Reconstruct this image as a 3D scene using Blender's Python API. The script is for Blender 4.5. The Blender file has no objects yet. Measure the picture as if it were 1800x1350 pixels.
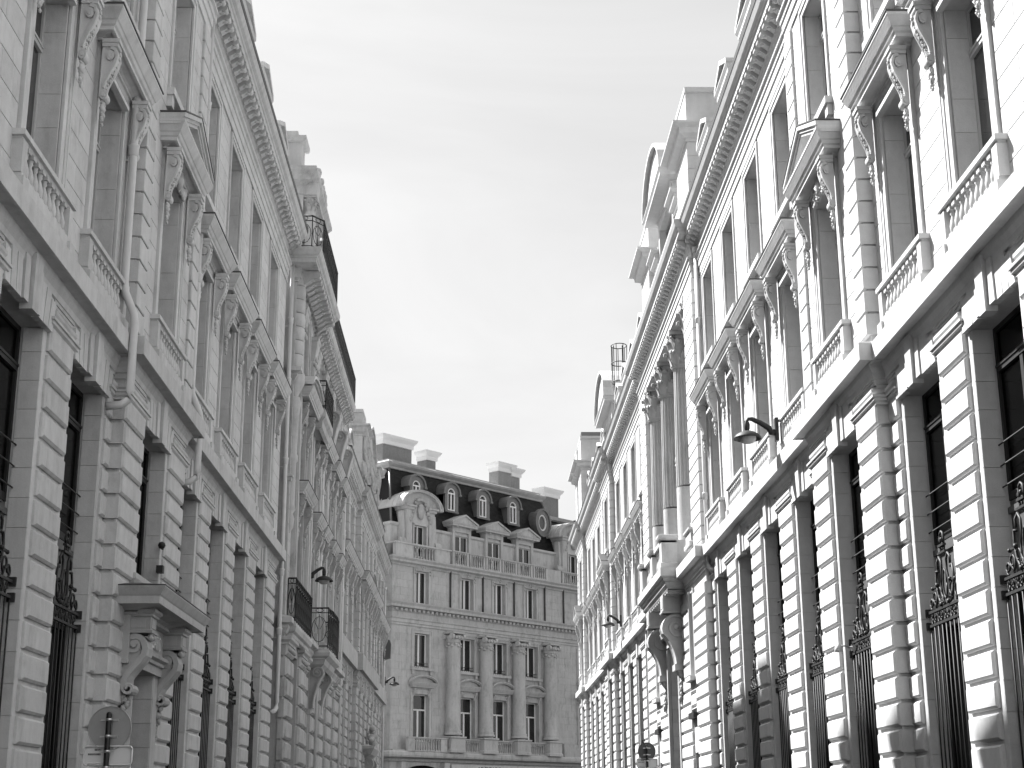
import bpy, bmesh, math, random
from mathutils import Vector, Matrix
random.seed(7)
R = math.radians
SC = bpy.context.scene
COL = SC.collection
PI = math.pi

# ------------------------------------------------------------------ camera
cam_d = bpy.data.cameras.new('camera')
cam = bpy.data.objects.new('camera', cam_d)
COL.objects.link(cam)
cam_d.sensor_width = 36.0
cam_d.lens = 53.0
cam_d.clip_start = 0.1
cam_d.clip_end = 4000
CAM = Vector((0.0, 0.0, 1.6))
cam.matrix_world = Matrix(((0.99973369, -0.00120028, -0.02304576, CAM.x),
                           (-0.02248393, -0.27560947, -0.96100671, CAM.y),
                           (-0.00519815, 0.96126894, -0.27556306, CAM.z),
                           (0, 0, 0, 1)))
SC.camera = cam

# ------------------------------------------------------------------ sky, sun, exposure
SUN_EL, SUN_AZ = 48.2, 40.6          # azimuth measured from -X towards +Y
sdir = Vector((-math.cos(R(SUN_EL)) * math.cos(R(SUN_AZ)),
               math.cos(R(SUN_EL)) * math.sin(R(SUN_AZ)), math.sin(R(SUN_EL))))
W = bpy.data.worlds.new('World'); SC.world = W; W.use_nodes = True
nt = W.node_tree; N = nt.nodes; L = nt.links
for n_ in list(N): N.remove(n_)
out = N.new('ShaderNodeOutputWorld'); bg = N.new('ShaderNodeBackground')
sky = N.new('ShaderNodeTexSky'); sky.sky_type = 'NISHITA'; sky.sun_disc = False
sky.sun_elevation = R(SUN_EL)
sky.sun_rotation = math.atan2(sdir.x, sdir.y)
sky.air_density = 1.0; sky.dust_density = 3.0; sky.ozone_density = 1.0
bw = N.new('ShaderNodeRGBToBW'); L.new(sky.outputs[0], bw.inputs[0])
# thin high cloud veil over the whole sky
tc = N.new('ShaderNodeTexCoord'); mp = N.new('ShaderNodeMapping')
mp.inputs['Scale'].default_value = (1.2, 1.0, 3.4); mp.inputs['Rotation'].default_value = (0.15, 0.5, 0.3)
L.new(tc.outputs['Generated'], mp.inputs[0])
nz = N.new('ShaderNodeTexNoise'); nz.inputs['Scale'].default_value = 2.1
nz.inputs['Detail'].default_value = 8; nz.inputs['Roughness'].default_value = 0.55
nz.inputs['Distortion'].default_value = 0.6
L.new(mp.outputs[0], nz.inputs[0])
mr = N.new('ShaderNodeMapRange')
mr.inputs[1].default_value = 0.36; mr.inputs[2].default_value = 0.62
mr.inputs[3].default_value = 6.3; mr.inputs[4].default_value = 7.5
L.new(nz.outputs[0], mr.inputs[0])
mx = N.new('ShaderNodeMix'); mx.data_type = 'FLOAT'; mx.inputs[0].default_value = 0.55
L.new(bw.outputs[0], mx.inputs[2]); L.new(mr.outputs[0], mx.inputs[3])
L.new(mx.outputs[0], bg.inputs[0]); bg.inputs[1].default_value = 0.0335
L.new(bg.outputs[0], out.inputs[0])

sd = bpy.data.lights.new('sun', 'SUN'); sd.energy = 2.9; sd.angle = R(0.6); sd.color = (1, 1, 1)
so = bpy.data.objects.new('sun', sd); COL.objects.link(so)
so.rotation_euler = (-sdir).to_track_quat('-Z', 'Y').to_euler(); so.location = (-30, 20, 60)
vs = SC.view_settings
vs.view_transform = 'Standard'; vs.look = 'None'; vs.gamma = 1.0; vs.exposure = 2.2
vs.use_curve_mapping = False
SC.cycles.max_bounces = 7; SC.cycles.diffuse_bounces = 2

# ------------------------------------------------------------------ materials
def nmath(nt, op, a, b=None, c=None):
    m = nt.nodes.new('ShaderNodeMath'); m.operation = op
    for i, v in enumerate((a, b, c)):
        if v is None: continue
        if isinstance(v, (int, float)): m.inputs[i].default_value = v
        else: nt.links.new(v, m.inputs[i])
    return m.outputs[0]

def stone_mat(name, base, tone=0.15, streak=0.16, blot=0.16, rnd=0.10, rough=0.9, bump=0.6, grain=55.0, dark=0.0, soot=0.0):
    m = bpy.data.materials.new(name); m.use_nodes = True
    nt = m.node_tree; N = nt.nodes; L = nt.links
    p = N['Principled BSDF']
    g = N.new('ShaderNodeNewGeometry')
    oi = N.new('ShaderNodeObjectInfo')
    def noise(scale, sc=(1, 1, 1), det=5, rough=0.6):
        mp = N.new('ShaderNodeMapping'); mp.inputs['Scale'].default_value = sc
        L.new(g.outputs['Position'], mp.inputs[0])
        n = N.new('ShaderNodeTexNoise'); n.inputs['Scale'].default_value = scale
        n.inputs['Detail'].default_value = det; n.inputs['Roughness'].default_value = rough
        L.new(mp.outputs[0], n.inputs[0]); return n.outputs[0]
    n1 = noise(0.9, det=6); n2 = noise(5.0, (1, 1, 0.10), 5, 0.65); n3 = noise(grain, det=3, rough=0.7)
    n4 = noise(7.0, det=4)
    v = nmath(nt, 'MULTIPLY_ADD', nmath(nt, 'SUBTRACT', n1, 0.5), blot * 2, 1.0)
    v = nmath(nt, 'MULTIPLY_ADD', nmath(nt, 'SUBTRACT', n2, 0.5), streak * 2, v)
    v = nmath(nt, 'MULTIPLY_ADD', nmath(nt, 'SUBTRACT', n3, 0.5), tone * 1.6, v)
    v = nmath(nt, 'MULTIPLY_ADD', nmath(nt, 'SUBTRACT', n4, 0.5), tone * 1.6, v)
    v = nmath(nt, 'MULTIPLY_ADD', nmath(nt, 'SUBTRACT', g.outputs['Random Per Island'], 0.5), rnd * 2, v)
    v = nmath(nt, 'MULTIPLY_ADD', nmath(nt, 'SUBTRACT', oi.outputs['Random'], 0.5), rnd * 1.2, v)
    if soot > 0:      # old soot stains with a shape of their own
        ns = noise(2.2, (1, 1, 0.45), 7, 0.7)
        r = N.new('ShaderNodeMapRange'); r.inputs[1].default_value = 0.52; r.inputs[2].default_value = 0.70
        r.inputs[3].default_value = 1.0; r.inputs[4].default_value = 1.0 - soot
        L.new(ns, r.inputs[0]); v = nmath(nt, 'MULTIPLY', v, r.outputs[0])
    v = nmath(nt, 'MULTIPLY', v, base)
    L.new(v, p.inputs['Base Color'])
    p.inputs['Roughness'].default_value = rough
    p.inputs['Specular IOR Level'].default_value = 0.25
    b = N.new('ShaderNodeBump'); b.inputs['Strength'].default_value = bump; b.inputs['Distance'].default_value = 0.006
    h = nmath(nt, 'ADD', nmath(nt, 'MULTIPLY', n3, 0.6), nmath(nt, 'MULTIPLY', n4, 1.2))
    L.new(h, b.inputs['Height']); L.new(b.outputs[0], p.inputs['Normal'])
    return m

def plain_mat(name, base, rough=0.5, metal=0.0, var=0.15, scale=8.0, spec=0.5, bump=0.0):
    m = bpy.data.materials.new(name); m.use_nodes = True
    nt = m.node_tree; N = nt.nodes; L = nt.links; p = N['Principled BSDF']
    g = N.new('ShaderNodeNewGeometry'); n = N.new('ShaderNodeTexNoise')
    n.inputs['Scale'].default_value = scale; n.inputs['Detail'].default_value = 5
    L.new(g.outputs['Position'], n.inputs[0])
    v = nmath(nt, 'MULTIPLY', nmath(nt, 'MULTIPLY_ADD', nmath(nt, 'SUBTRACT', n.outputs[0], 0.5), var * 2, 1.0), base)
    L.new(v, p.inputs['Base Color'])
    p.inputs['Roughness'].default_value = rough; p.inputs['Metallic'].default_value = metal
    p.inputs['Specular IOR Level'].default_value = spec
    if bump:
        b = N.new('ShaderNodeBump'); b.inputs['Strength'].default_value = bump; b.inputs['Distance'].default_value = 0.01
        L.new(n.outputs[0], b.inputs['Height']); L.new(b.outputs[0], p.inputs['Normal'])
    return m

M = {}
M['stone'] = stone_mat('limestone', 0.56, streak=0.10, blot=0.10, rnd=0.06, soot=0.10)
M['stone_l'] = stone_mat('limestone_weathered', 0.58, streak=0.20, blot=0.18, rnd=0.09, soot=0.22)
M['stone_o'] = stone_mat('limestone_old', 0.50, streak=0.28, blot=0.22, rnd=0.10, soot=0.40)
M['stone_e'] = stone_mat('limestone_far', 0.48, streak=0.24, blot=0.18, rnd=0.07, soot=0.32, bump=0.2)
M['carved'] = stone_mat('carved_limestone', 0.48, streak=0.2, blot=0.2, soot=0.25, bump=0.5)
M['zinc'] = plain_mat('zinc_sheet', 0.17, 0.45, 0.3, 0.25, 3.0)
M['lead'] = plain_mat('lead_flashing', 0.06, 0.55, 0.2, 0.3, 5.0)
M['zinc_l'] = plain_mat('bright_zinc', 0.62, 0.4, 0.3, 0.2, 2.0)
M['iron'] = plain_mat('wrought_iron', 0.016, 0.6, 0.0, 0.3, 20.0)
M['dark_frame'] = plain_mat('dark_window_frame', 0.008, 0.6, 0.0, 0.3, 20.0)
M['paint'] = plain_mat('pale_window_paint', 0.50, 0.45, 0.0, 0.08, 10.0)
M['white_paint'] = plain_mat('white_window_paint', 0.80, 0.4, 0.0, 0.05, 10.0)
M['pipe'] = plain_mat('painted_downpipe', 0.62, 0.38, 0.0, 0.10, 6.0)
M['glass'] = plain_mat('window_glass', 0.015, 0.06, 0.0, 0.5, 1.2, spec=0.9)
M['glass_dark'] = plain_mat('dark_window_glass', 0.002, 0.15, 0.0, 0.5, 1.2, spec=0.05)
M['panel'] = plain_mat('grey_steel_panel', 0.10, 0.5, 0.0, 0.3, 3.0)
M['zinc_m'] = plain_mat('weathered_zinc', 0.34, 0.5, 0.2, 0.3, 2.5)
M['brick'] = stone_mat('chimney_brick', 0.24, tone=0.3, rnd=0.3, bump=0.6, grain=25)
M['asphalt'] = stone_mat('asphalt', 0.05, tone=0.35, streak=0.0, blot=0.2, rnd=0, bump=0.8, grain=90)
M['paving'] = stone_mat('paving', 0.13, tone=0.2, streak=0.0, blot=0.25, rnd=0.05)
M['sign_back'] = plain_mat('sign_back_grey', 0.38, 0.42, 0.5, 0.12, 14.0)
M['sign_pole'] = plain_mat('sign_post_black', 0.02, 0.35, 0.2, 0.2, 10.0)
M['alu'] = plain_mat('aluminium', 0.62, 0.3, 0.9, 0.1, 20.0)
M['sign_dark'] = plain_mat('sign_rim_dark', 0.03, 0.4, 0.0, 0.2, 10.0)
M['ink'] = plain_mat('printed_ink', 0.03, 0.5, 0.0, 0.1, 10.0)
M['white'] = plain_mat('white_lettering', 0.80, 0.35, 0.0, 0.04, 10.0)
M['curtain'] = plain_mat('interior_blind', 0.35, 0.9, 0.0, 0.2, 4.0)

def slate_mat():
    m = stone_mat('roof_slate', 0.022, tone=0.25, streak=0.25, blot=0.2, rnd=0.35, rough=0.55, bump=0.4, grain=20)
    return m
M['slate'] = slate_mat()

# ------------------------------------------------------------------ mesh builder
class MB:
    """collects geometry in facade coordinates: y along the wall, n outwards, z up"""
    def __init__(s, sg=1, y0=0.0):
        s.v = []; s.f = []; s.sm = []; s.sg = sg; s.y0 = y0
    def add(s, vs, fs, smooth=False):
        o = len(s.v)
        s.v += [(s.sg * (y - s.y0), -n, z) for (y, n, z) in vs]
        s.f += [tuple(i + o for i in f) for f in fs]
        s.sm += [smooth] * len(fs)
        return s
    def box(s, y0, y1, n0, n1, z0, z1):
        vs = [(y0, n0, z0), (y1, n0, z0), (y1, n1, z0), (y0, n1, z0), (y0, n0, z1), (y1, n0, z1), (y1, n1, z1), (y0, n1, z1)]
        return s.add(vs, [(0, 1, 2, 3), (7, 6, 5, 4), (0, 4, 5, 1), (1, 5, 6, 2), (2, 6, 7, 3), (3, 7, 4, 0)])
    def block(s, y0, y1, n0, n1, z0, z1, c):
        """rusticated block with chamfered face"""
        vs = [(y0, n0, z0), (y1, n0, z0), (y1, n0, z1), (y0, n0, z1),
              (y0, n1 - c, z0), (y1, n1 - c, z0), (y1, n1 - c, z1), (y0, n1 - c, z1),
              (y0 + c, n1, z0 + c), (y1 - c, n1, z0 + c), (y1 - c, n1, z1 - c), (y0 + c, n1, z1 - c)]
        fs = [(8, 9, 10, 11)]
        for i in range(4):
            j = (i + 1) % 4
            fs += [(i, j, 4 + j, 4 + i), (4 + i, 4 + j, 8 + j, 8 + i)]
        return s.add(vs, fs)
    def prism(s, prof, y0, y1, closed=True):
        """profile of (n, z) extruded along y, ends capped"""
        k = len(prof)
        vs = [(y0, n, z) for n, z in prof] + [(y1, n, z) for n, z in prof]
        fs = []
        for i in range(k if closed else k - 1):
            j = (i + 1) % k
            fs.append((i, j, k + j, k + i))
        if closed: fs += [tuple(range(k - 1, -1, -1)), tuple(range(k, 2 * k))]
        return s.add(vs, fs)
    def wrap(s, y0, y1, nw, nf, prof):
        """moulding of (projection, z) run round three sides of a body y0..y1, nw..nf"""
        k = len(prof); vs = []
        for st in range(4):
            for p, z in prof:
                y = (y0 - p) if st < 2 else (y1 + p)
                n = nw if st in (0, 3) else nf + p
                vs.append((y, n, z))
        fs = []
        for st in range(3):
            for i in range(k - 1):
                a = st * k + i
                fs.append((a, a + 1, a + k + 1, a + k))
        return s.add(vs, fs)
    def yprism(s, poly, n0, n1):
        """polygon of (y, z) extruded along n"""
        k = len(poly)
        vs = [(y, n0, z) for y, z in poly] + [(y, n1, z) for y, z in poly]
        fs = [(i, (i + 1) % k, k + (i + 1) % k, k + i) for i in range(k)]
        fs += [tuple(range(k - 1, -1, -1)), tuple(range(k, 2 * k))]
        return s.add(vs, fs)
    def strip(s, path, y0, y1, th):
        """thick ribbon following a (n, z) path, width y0..y1"""
        a = []; b = []
        m = len(path)
        for i, (n, z) in enumerate(path):
            p0 = path[max(0, i - 1)]; p1 = path[min(m - 1, i + 1)]
            dx, dz = p1[0] - p0[0], p1[1] - p0[1]; l = math.hypot(dx, dz) or 1
            t = th(i / (m - 1)) if callable(th) else th
            a.append((n - dz / l * t / 2, z + dx / l * t / 2)); b.append((n + dz / l * t / 2, z - dx / l * t / 2))
        k = len(a)
        vs = [(y, n, z) for y in (y0, y1) for (n, z) in a + b]
        fs = []
        for i in range(k - 1):
            for o, fl in ((0, 0), (2 * k, 1)):
                q = (o + i, o + i + 1, o + k + i + 1, o + k + i); fs.append(q[::-1] if fl else q)
            fs.append((i, i + 1, 2 * k + i + 1, 2 * k + i)); fs.append((k + i, k + i + 1, 3 * k + i + 1, 3 * k + i))
        fs += [(0, k, 3 * k, 2 * k), (k - 1, 2 * k - 1, 4 * k - 1, 3 * k - 1)]
        return s.add(vs, fs)
    def lathe(s, y, n, prof, seg=10, smooth=True, fn=None, cap=True):
        vs = []; fs = []
        for (r, z) in prof:
            for k in range(seg):
                a = 2 * PI * k / seg
                rr = r * (fn(a, z) if fn else 1)
                vs.append((y + rr * math.cos(a), n + rr * math.sin(a), z))
        for i in range(len(prof) - 1):
            for k in range(seg):
                j = (k + 1) % seg
                fs.append((i * seg + k, i * seg + j, (i + 1) * seg + j, (i + 1) * seg + k))
        s.add(vs, fs, smooth)
        if cap:
            s.add(vs[-seg:], [tuple(range(seg))]); s.add(vs[:seg], [tuple(range(seg - 1, -1, -1))])
        return s
    def ycyl(s, y0, y1, n, z, r, seg=12, smooth=True):
        vs = []
        for y in (y0, y1):
            for k in range(seg):
                a = 2 * PI * k / seg; vs.append((y, n + r * math.cos(a), z + r * math.sin(a)))
        s.add(vs, [(k, (k + 1) % seg, seg + (k + 1) % seg, seg + k) for k in range(seg)], smooth)
        return s.add(vs, [tuple(range(seg)), tuple(range(2 * seg - 1, seg - 1, -1))])
    def tube(s, pts, r, seg=5, smooth=True):
        P = [Vector(p) for p in pts]; m = len(P); vs = []
        up = Vector((0.13, 0.27, 0.95))
        for i in range(m):
            d = (P[min(i + 1, m - 1)] - P[max(i - 1, 0)])
            if d.length < 1e-9: d = Vector((0, 0, 1))
            d.normalize()
            a = d.cross(up)
            if a.length < 0.05: a = d.cross(Vector((1, 0, 0.1)))
            a.normalize(); b = d.cross(a)
            rr = r(i / (m - 1)) if callable(r) else r
            for k in range(seg):
                t = 2 * PI * k / seg
                vs.append(tuple(P[i] + a * (rr * math.cos(t)) + b * (rr * math.sin(t))))
        fs = []
        for i in range(m - 1):
            for k in range(seg):
                j = (k + 1) % seg
                fs.append((i * seg + k, i * seg + j, (i + 1) * seg + j, (i + 1) * seg + k))
        fs += [tuple(range(seg)), tuple(range(m * seg - 1, (m - 1) * seg - 1, -1))]
        return s.add(vs, fs, smooth)
    def blob(s, c, r, seg=6, sq=(1, 1, 1)):
        vs = [(c[0], c[1], c[2] - r * sq[2])]; rings = 3
        for i in range(1, rings + 1):
            t = PI * i / (rings + 1)
            for k in range(seg):
                a = 2 * PI * k / seg + i
                vs.append((c[0] + r * sq[0] * math.sin(t) * math.cos(a), c[1] + r * sq[1] * math.sin(t) * math.sin(a), c[2] - r * sq[2] * math.cos(t)))
        vs.append((c[0], c[1], c[2] + r * sq[2])); e = len(vs) - 1; fs = []
        for k in range(seg):
            j = (k + 1) % seg
            fs.append((0, 1 + j, 1 + k)); fs.append((e, e - seg + k, e - seg + j))
            for i in range(rings - 1):
                a = 1 + i * seg; fs.append((a + k, a + j, a + seg + j, a + seg + k))
        return s.add(vs, fs, True)
    def mesh(s, name, mat, fix=True):
        me = bpy.data.meshes.new(name)
        me.from_pydata(s.v, [], s.f)
        me.polygons.foreach_set('use_smooth', s.sm)
        me.materials.append(M[mat] if isinstance(mat, str) else mat)
        if fix and len(s.f) < 20000:
            b = bmesh.new(); b.from_mesh(me)
            bmesh.ops.recalc_face_normals(b, faces=b.faces); b.to_mesh(me); b.free()
        me.update()
        return me

def link(name, data, parent=None, loc=(0, 0, 0), rz=0.0):
    o = bpy.data.objects.new(name, data); COL.objects.link(o)
    o.parent = parent; o.location = loc
    if rz: o.rotation_euler[2] = rz
    return o
def tag(o, label=None, cat=None, group=None, kind=None):
    if label: o['label'] = label
    if cat: o['category'] = cat
    if group: o['group'] = group
    if kind: o['kind'] = kind
    return o

CACHE = {}
class Bld:
    """one building; facade plane at world X, side -1 left of the street, +1 right"""
    def __init__(s, name, label, X, Yc, side, cat='building', rot=None, loc=None, stone='stone', group=None):
        s.side = side; s.X = X; s.Yc = Yc; s.stone = stone
        s.sg = 1 if side < 0 else -1
        if rot is None: rot = PI / 2 if side < 0 else -PI / 2
        s.loc = Vector(loc) if loc else Vector((X, Yc, 0)); s.rot = rot
        s.root = link(name, None, None, s.loc, rot); s.root.empty_display_size = 0.5
        tag(s.root, label, cat, group)
        s.pieces = []
    def mb(s): return MB(s.sg, s.Yc)
    def loc_of(s, y, n, z): return Vector((s.sg * (y - s.Yc), -n, z))
    def part(s, name, mb, mat=None, parent=None, fix=True, kind=None):
        o = link(name, mb.mesh(name, mat or s.stone, fix), parent or s.root)
        if parent is not None: o.location = -Vector(parent.get('_l', (0, 0, 0)))
        if kind: o['kind'] = kind
        return o
    def put(s, name, key, build, mat, y, n, z, parent=None):
        """a part sharing its mesh with alike parts"""
        k = (name, key, mat or s.stone)
        if k not in CACHE:
            m = MB(); build(m); CACHE[k] = m.mesh(name, mat or s.stone)
        l = s.loc_of(y, n, z); base = Vector(parent['_l']) if parent is not None and '_l' in parent else Vector((0, 0, 0))
        o = link(name, CACHE[k], parent or s.root, l - base)
        o['_l'] = tuple(l)
        return o
    def piece(s, name, key, build, mat, y, n, z, parent=None):
        k = (name, key, mat or s.stone)
        if k not in CACHE:
            m = MB(); build(m); me = m.mesh(name, mat or s.stone)
            CACHE[k] = me; CACHE[(k, 'v')] = ([tuple(v.co) for v in me.vertices], [tuple(p.vertices) for p in me.polygons], [p.use_smooth for p in me.polygons])
        s.pieces.append((name, k, s.loc_of(y, n, z), parent))
    def flush(s):
        by = {}
        for p in s.pieces: by.setdefault(p[0], []).append(p)
        mw = Matrix.Translation(s.loc) @ Matrix.Rotation(s.rot, 4, 'Z')
        for name, ps in by.items():
            def key(p):
                w = mw @ p[2]; d = (w - CAM)
                c = cam.matrix_world.inverted() @ w
                vis = 0
                if c.z < 0:
                    if abs(c.x / c.z) < 0.345 and abs(c.y / c.z) < 0.26: vis = 1
                return (0 if vis else 1, d.length)
            ps = sorted(ps, key=key)
            for (nm, k, l, par) in ps[:300]:
                base = Vector(par['_l']) if par is not None and '_l' in par else Vector((0, 0, 0))
                link(nm, CACHE[k], par or s.root, l - base)
            rest = ps[300:]; mats = {}
            for p in rest: mats.setdefault(p[1][2], []).append(p)
            for mt, rs in mats.items():
                m = MB()
                for (nm, k, l, par) in rs:
                    V, F, S = CACHE[(k, 'v')]; o = len(m.v)
                    m.v += [(v[0] + l.x, v[1] + l.y, v[2] + l.z) for v in V]
                    m.f += [tuple(i + o for i in f) for f in F]; m.sm += S
                o = link(name, m.mesh(name, mt, False), s.root); o['kind'] = 'stuff'
        s.pieces = []
# ------------------------------------------------------------------ templates (y about 0)
def t_block(w, h, d, c=0.022):
    return lambda m: m.block(-w / 2, w / 2, 0, d, 0, h, c)
def t_slab(w, h, d=0.022, c=0.004):
    return lambda m: m.block(-w / 2, w / 2, 0, d, 0, h, c)

def t_baluster(h=0.36, r=0.062):
    def f(m):
        m.box(-r, r, -r, r, 0, .04 * h / .36)
        k = h / 0.36
        m.lathe(0, 0, [(r * .7, .04 * k), (r * .95, .07 * k), (r * 1.0, .12 * k), (r * .75, .18 * k), (r * .45, .235 * k), (r * .42, .255 * k),
                       (r * .7, .275 * k), (r * .55, .29 * k), (r * .75, .315 * k)], 8, cap=False)
        m.box(-r, r, -r, r, .315 * k, h)
    return f

def t_modillion(w=0.19, d=0.34, h=0.2):
    def f(m):
        m.prism([(0, 0), (0, h), (d, h), (d + .01, h * .72), (d - .03, h * .52), (d * .62, h * .42), (d * .35, h * .12), (d * .12, -.02)], -w / 2, w / 2)
        m.ycyl(-w / 2 - .008, w / 2 + .008, d - .05, h * .68, .062, 8)
        m.blob((0, d * .55, h * .36), .055, 5, (.9, 1.6, .7))
        m.box(-w / 2 - .02, w / 2 + .02, 0, d + .03, h, h + .035)
    return f

def t_bracket(mm):
    m = MB()
    """scrolled window console: volute on top, S stem, small volute, fruit drop"""
    w = 0.10
    m.box(-w - .03, w + .03, 0, .335, 1.27, 1.33)
    m.box(-w - .012, w + .012, 0, .305, 1.21, 1.271)
    path = [(.16, 1.195), (.25, 1.17), (.29, 1.06), (.25, .93), (.17, .79), (.10, .66), (.075, .56)]
    m.prism([(0, 1.21), (.25, 1.21), (.305, 1.14), (.315, 1.05), (.275, .93), (.19, .80), (.12, .67), (.085, .56), (.08, .47), (0, .42)], -w * .82, w * .82)
    for sgn in (-1, 1):
        m.strip(path, sgn * w * .82, sgn * (w + .012), lambda t: .06 - .02 * t)
        a = min(sgn * w * .7, sgn * (w + .022)); b = max(sgn * w * .7, sgn * (w + .022))
        m.ycyl(a, b, .17, 1.07, .078, 12)
        m.ycyl(min(0, sgn * (w + .034)), max(0, sgn * (w + .034)), .17, 1.07, .042, 10)
    m.ycyl(-w * .95, w * .95, .085, .46, .072, 12)
    m.ycyl(-w * 1.12, w * 1.12, .085, .46, .035, 10)
    for i in range(10):            # leaf beads down the front
        t = i / 9; n = .325 - .235 * t ** 1.1 + .012 * (i % 2); z = 1.12 - .52 * t
        m.blob((0, n, z), .042 - .014 * t, 6, (1.25, .8, 1))
        m.blob((.04, n - .02, z - .02), .026, 5); m.blob((-.04, n - .02, z - .02), .026, 5)
    for i, (z, r) in enumerate([(.34, .055), (.27, .075), (.185, .06), (.11, .05), (.045, .034)]):
        m.blob((.018 * (-1) ** i, .06, z), r, 6, (1.1, .9, 1.0))
        m.blob((-.035 * (-1) ** i, .05, z + .03), r * .6, 5)
    mm.add([(v[0], -v[1] * .74, v[2]) for v in m.v], m.f, True)
    mm.sm[-len(m.sm):] = m.sm

def t_window(hw, z0, z1, transom, fr=0.055, mull=True, bars=0, mw=.05):
    def f(m):
        H_ = z1 - z0
        m.box(-hw, -hw + fr + .02, -.03, .03, 0, H_); m.box(hw - fr - .02, hw, -.03, .03, 0, H_)
        m.box(-hw + fr, hw - fr, -.028, .028, 0, .10); m.box(-hw + fr, hw - fr, -.028, .028, H_ - .07, H_)
        if transom:
            t = transom - z0; m.box(-hw + fr, hw - fr, -.026, .045, t - .05, t + .05)
            m.box(-hw + fr, hw - fr, .045, .06, t + .01, t + .045)
        if mull: m.box(-mw, mw, -.027, .035, .1, (transom - z0 - .05) if transom else H_ - .07)
        for k in range(bars):
            z = .1 + (H_ - .17) * (k + 1) / (bars + 1)
            if transom and z > transom - z0 - .1: break
            m.box(-hw + fr, -.05, -.015, .015, z - .012, z + .012); m.box(.05, hw - fr, -.015, .015, z - .012, z + .012)
    return f
def t_pane(w, h):
    return lambda m: m.block(-w / 2, w / 2, 0, .012, 0, h, .004)

def add_window(B, y, n, hw, z0, z1, transom, fmat, gmat='glass', mull=True, bars=0, name='window', blind=0, fr=.055, mw=.05):
    w = B.put(name, ('w', round(hw, 3), round(z1 - z0, 3), round(transom - z0, 2) if transom else 0, mull, bars, fr), t_window(hw, z0, z1, transom, fr, mull, bars, mw), fmat, y, n, z0)
    zt = (transom - .05) if transom else z1 - .07
    pw = hw - fr - .05
    h = zt - z0 - .1
    if mull:
        for sx in (-1, 1):
            c = sx * (pw / 2 + .05)
            B.put('pane', ('p', round(pw, 3), round(h, 3)), t_pane(pw, h), gmat, y + c, n - .012, z0 + .1, w)
    else:
        B.put('pane', ('p', round(2 * pw, 3), round(h, 3)), t_pane(2 * pw + .1, h), gmat, y, n - .012, z0 + .1, w)
    if transom:
        h2 = z1 - .07 - transom - .05
        if h2 > .1: B.put('pane', ('p2', round(pw, 3), round(h2, 3)), t_pane(2 * (hw - fr), h2), gmat, y, n - .012, transom + .05, w)
    return w

def scroll(c, r, a0, a1, turns_in=0.35, k=12, n=0.0):
    """C scroll in the y-z plane, radius shrinking along the way"""
    pts = []
    for i in range(k + 1):
        t = i / k; a = a0 + (a1 - a0) * t; rr = r * (1 - (1 - turns_in) * t)
        pts.append((c[0] + rr * math.cos(a), n, c[1] + rr * math.sin(a)))
    return pts

def t_grille_bars(hw, H_):
    def f(m):
        k = 9
        for i in range(k + 1):
            y = -hw + .06 + (2 * hw - .12) * i / k
            m.tube([(y, 0, 0.0), (y, 0, H_)], .0115, 5)
    return f
def t_grille_crest(hw):
    """wrought iron crest, z from the lower rail upwards; total height about 1.1 m"""
    def f(m):
        r = .0155
        for z in (0.0, .19):
            m.box(-hw, hw, -.02, .02, z - .015, z + .02)
            for s_ in (-1, 1): m.box(s_ * hw - .045, s_ * hw + .045, -.04, .05, z - .05, z + .06)
        y = -hw + .16; i = 0
        while y < hw - .12:               # small ovals and S pieces between the rails
            if i % 2 == 0:
                m.tube([(y + .035 * math.cos(a), 0, .10 + .072 * math.sin(a)) for a in [k * PI / 5 for k in range(11)]], r * .8, 4)
            else:
                m.tube(scroll((y - .02, .065), .045, PI * .5, PI * 2.3, .5, 8), r * .8, 4)
                m.tube(scroll((y + .02, .13), .045, -PI * .5, PI * 1.3, .5, 8), r * .8, 4)
            y += .15; i += 1
        for s_ in (-1, 1):
            def S(pts): return [(s_ * p[0], p[1], p[2]) for p in pts]
            m.tube(S([(.05, 0, .22), (.14, 0, .30), (.19, 0, .42), (.16, 0, .55), (.11, 0, .68), (.12, 0, .82), (.20, 0, .90), (.29, 0, .84), (.28, 0, .74)]), r * 1.2, 5)
            m.tube(S([(.10, 0, .22), (.25, 0, .26), (.36, 0, .40), (.40, 0, .58), (.36, 0, .72), (.28, 0, .70)]), r * 1.2, 5)
            m.tube(S(scroll((.30, .40), .13, PI * 1.5, -PI * .6, .3)), r, 5)
            m.tube(S(scroll((.52, .36), .12, PI * 1.4, -PI * .7, .3)), r, 5)
            m.tube(S(scroll((.66, .31), .09, PI * 1.5, PI * 3.5, .35)), r, 5)
            m.tube(S(scroll((.17, .30), .07, 0, PI * 2.2, .35)), r, 5)
            m.tube(S([(.46, 0, .22), (.52, 0, .30), (.60, 0, .34), (.70, 0, .26)]), r, 5)
            m.blob((s_ * .30, .02, .52), .035, 5); m.blob((s_ * .52, .02, .50), .03, 5); m.blob((s_ * .17, .02, .24), .035, 5)
            m.box(min(s_ * .34, s_ * .52), max(s_ * .34, s_ * .52), -.015, .02, .50, .53)
        m.tube([(.085 * math.cos(a), 0, .50 + .2 * math.sin(a)) for a in [k * PI / 8 for k in range(17)]], r, 5)
        m.box(-.17, .17, -.02, .03, .92, .95); m.box(-.12, .12, -.02, .03, 1.02, 1.05)
        for k in (-1, 0, 1): m.tube([(.07 * k, 0, .95), (.09 * k, 0, 1.02)], r, 4)
        m.tube([(-.07, 0, 1.05), (-.085, 0, 1.13), (-.06, 0, 1.20), (0, 0, 1.23), (.06, 0, 1.20), (.085, 0, 1.13), (.07, 0, 1.05)], r * 1.2, 5)
        m.blob((0, 0, 1.12), .03, 5)
    return f

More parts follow.
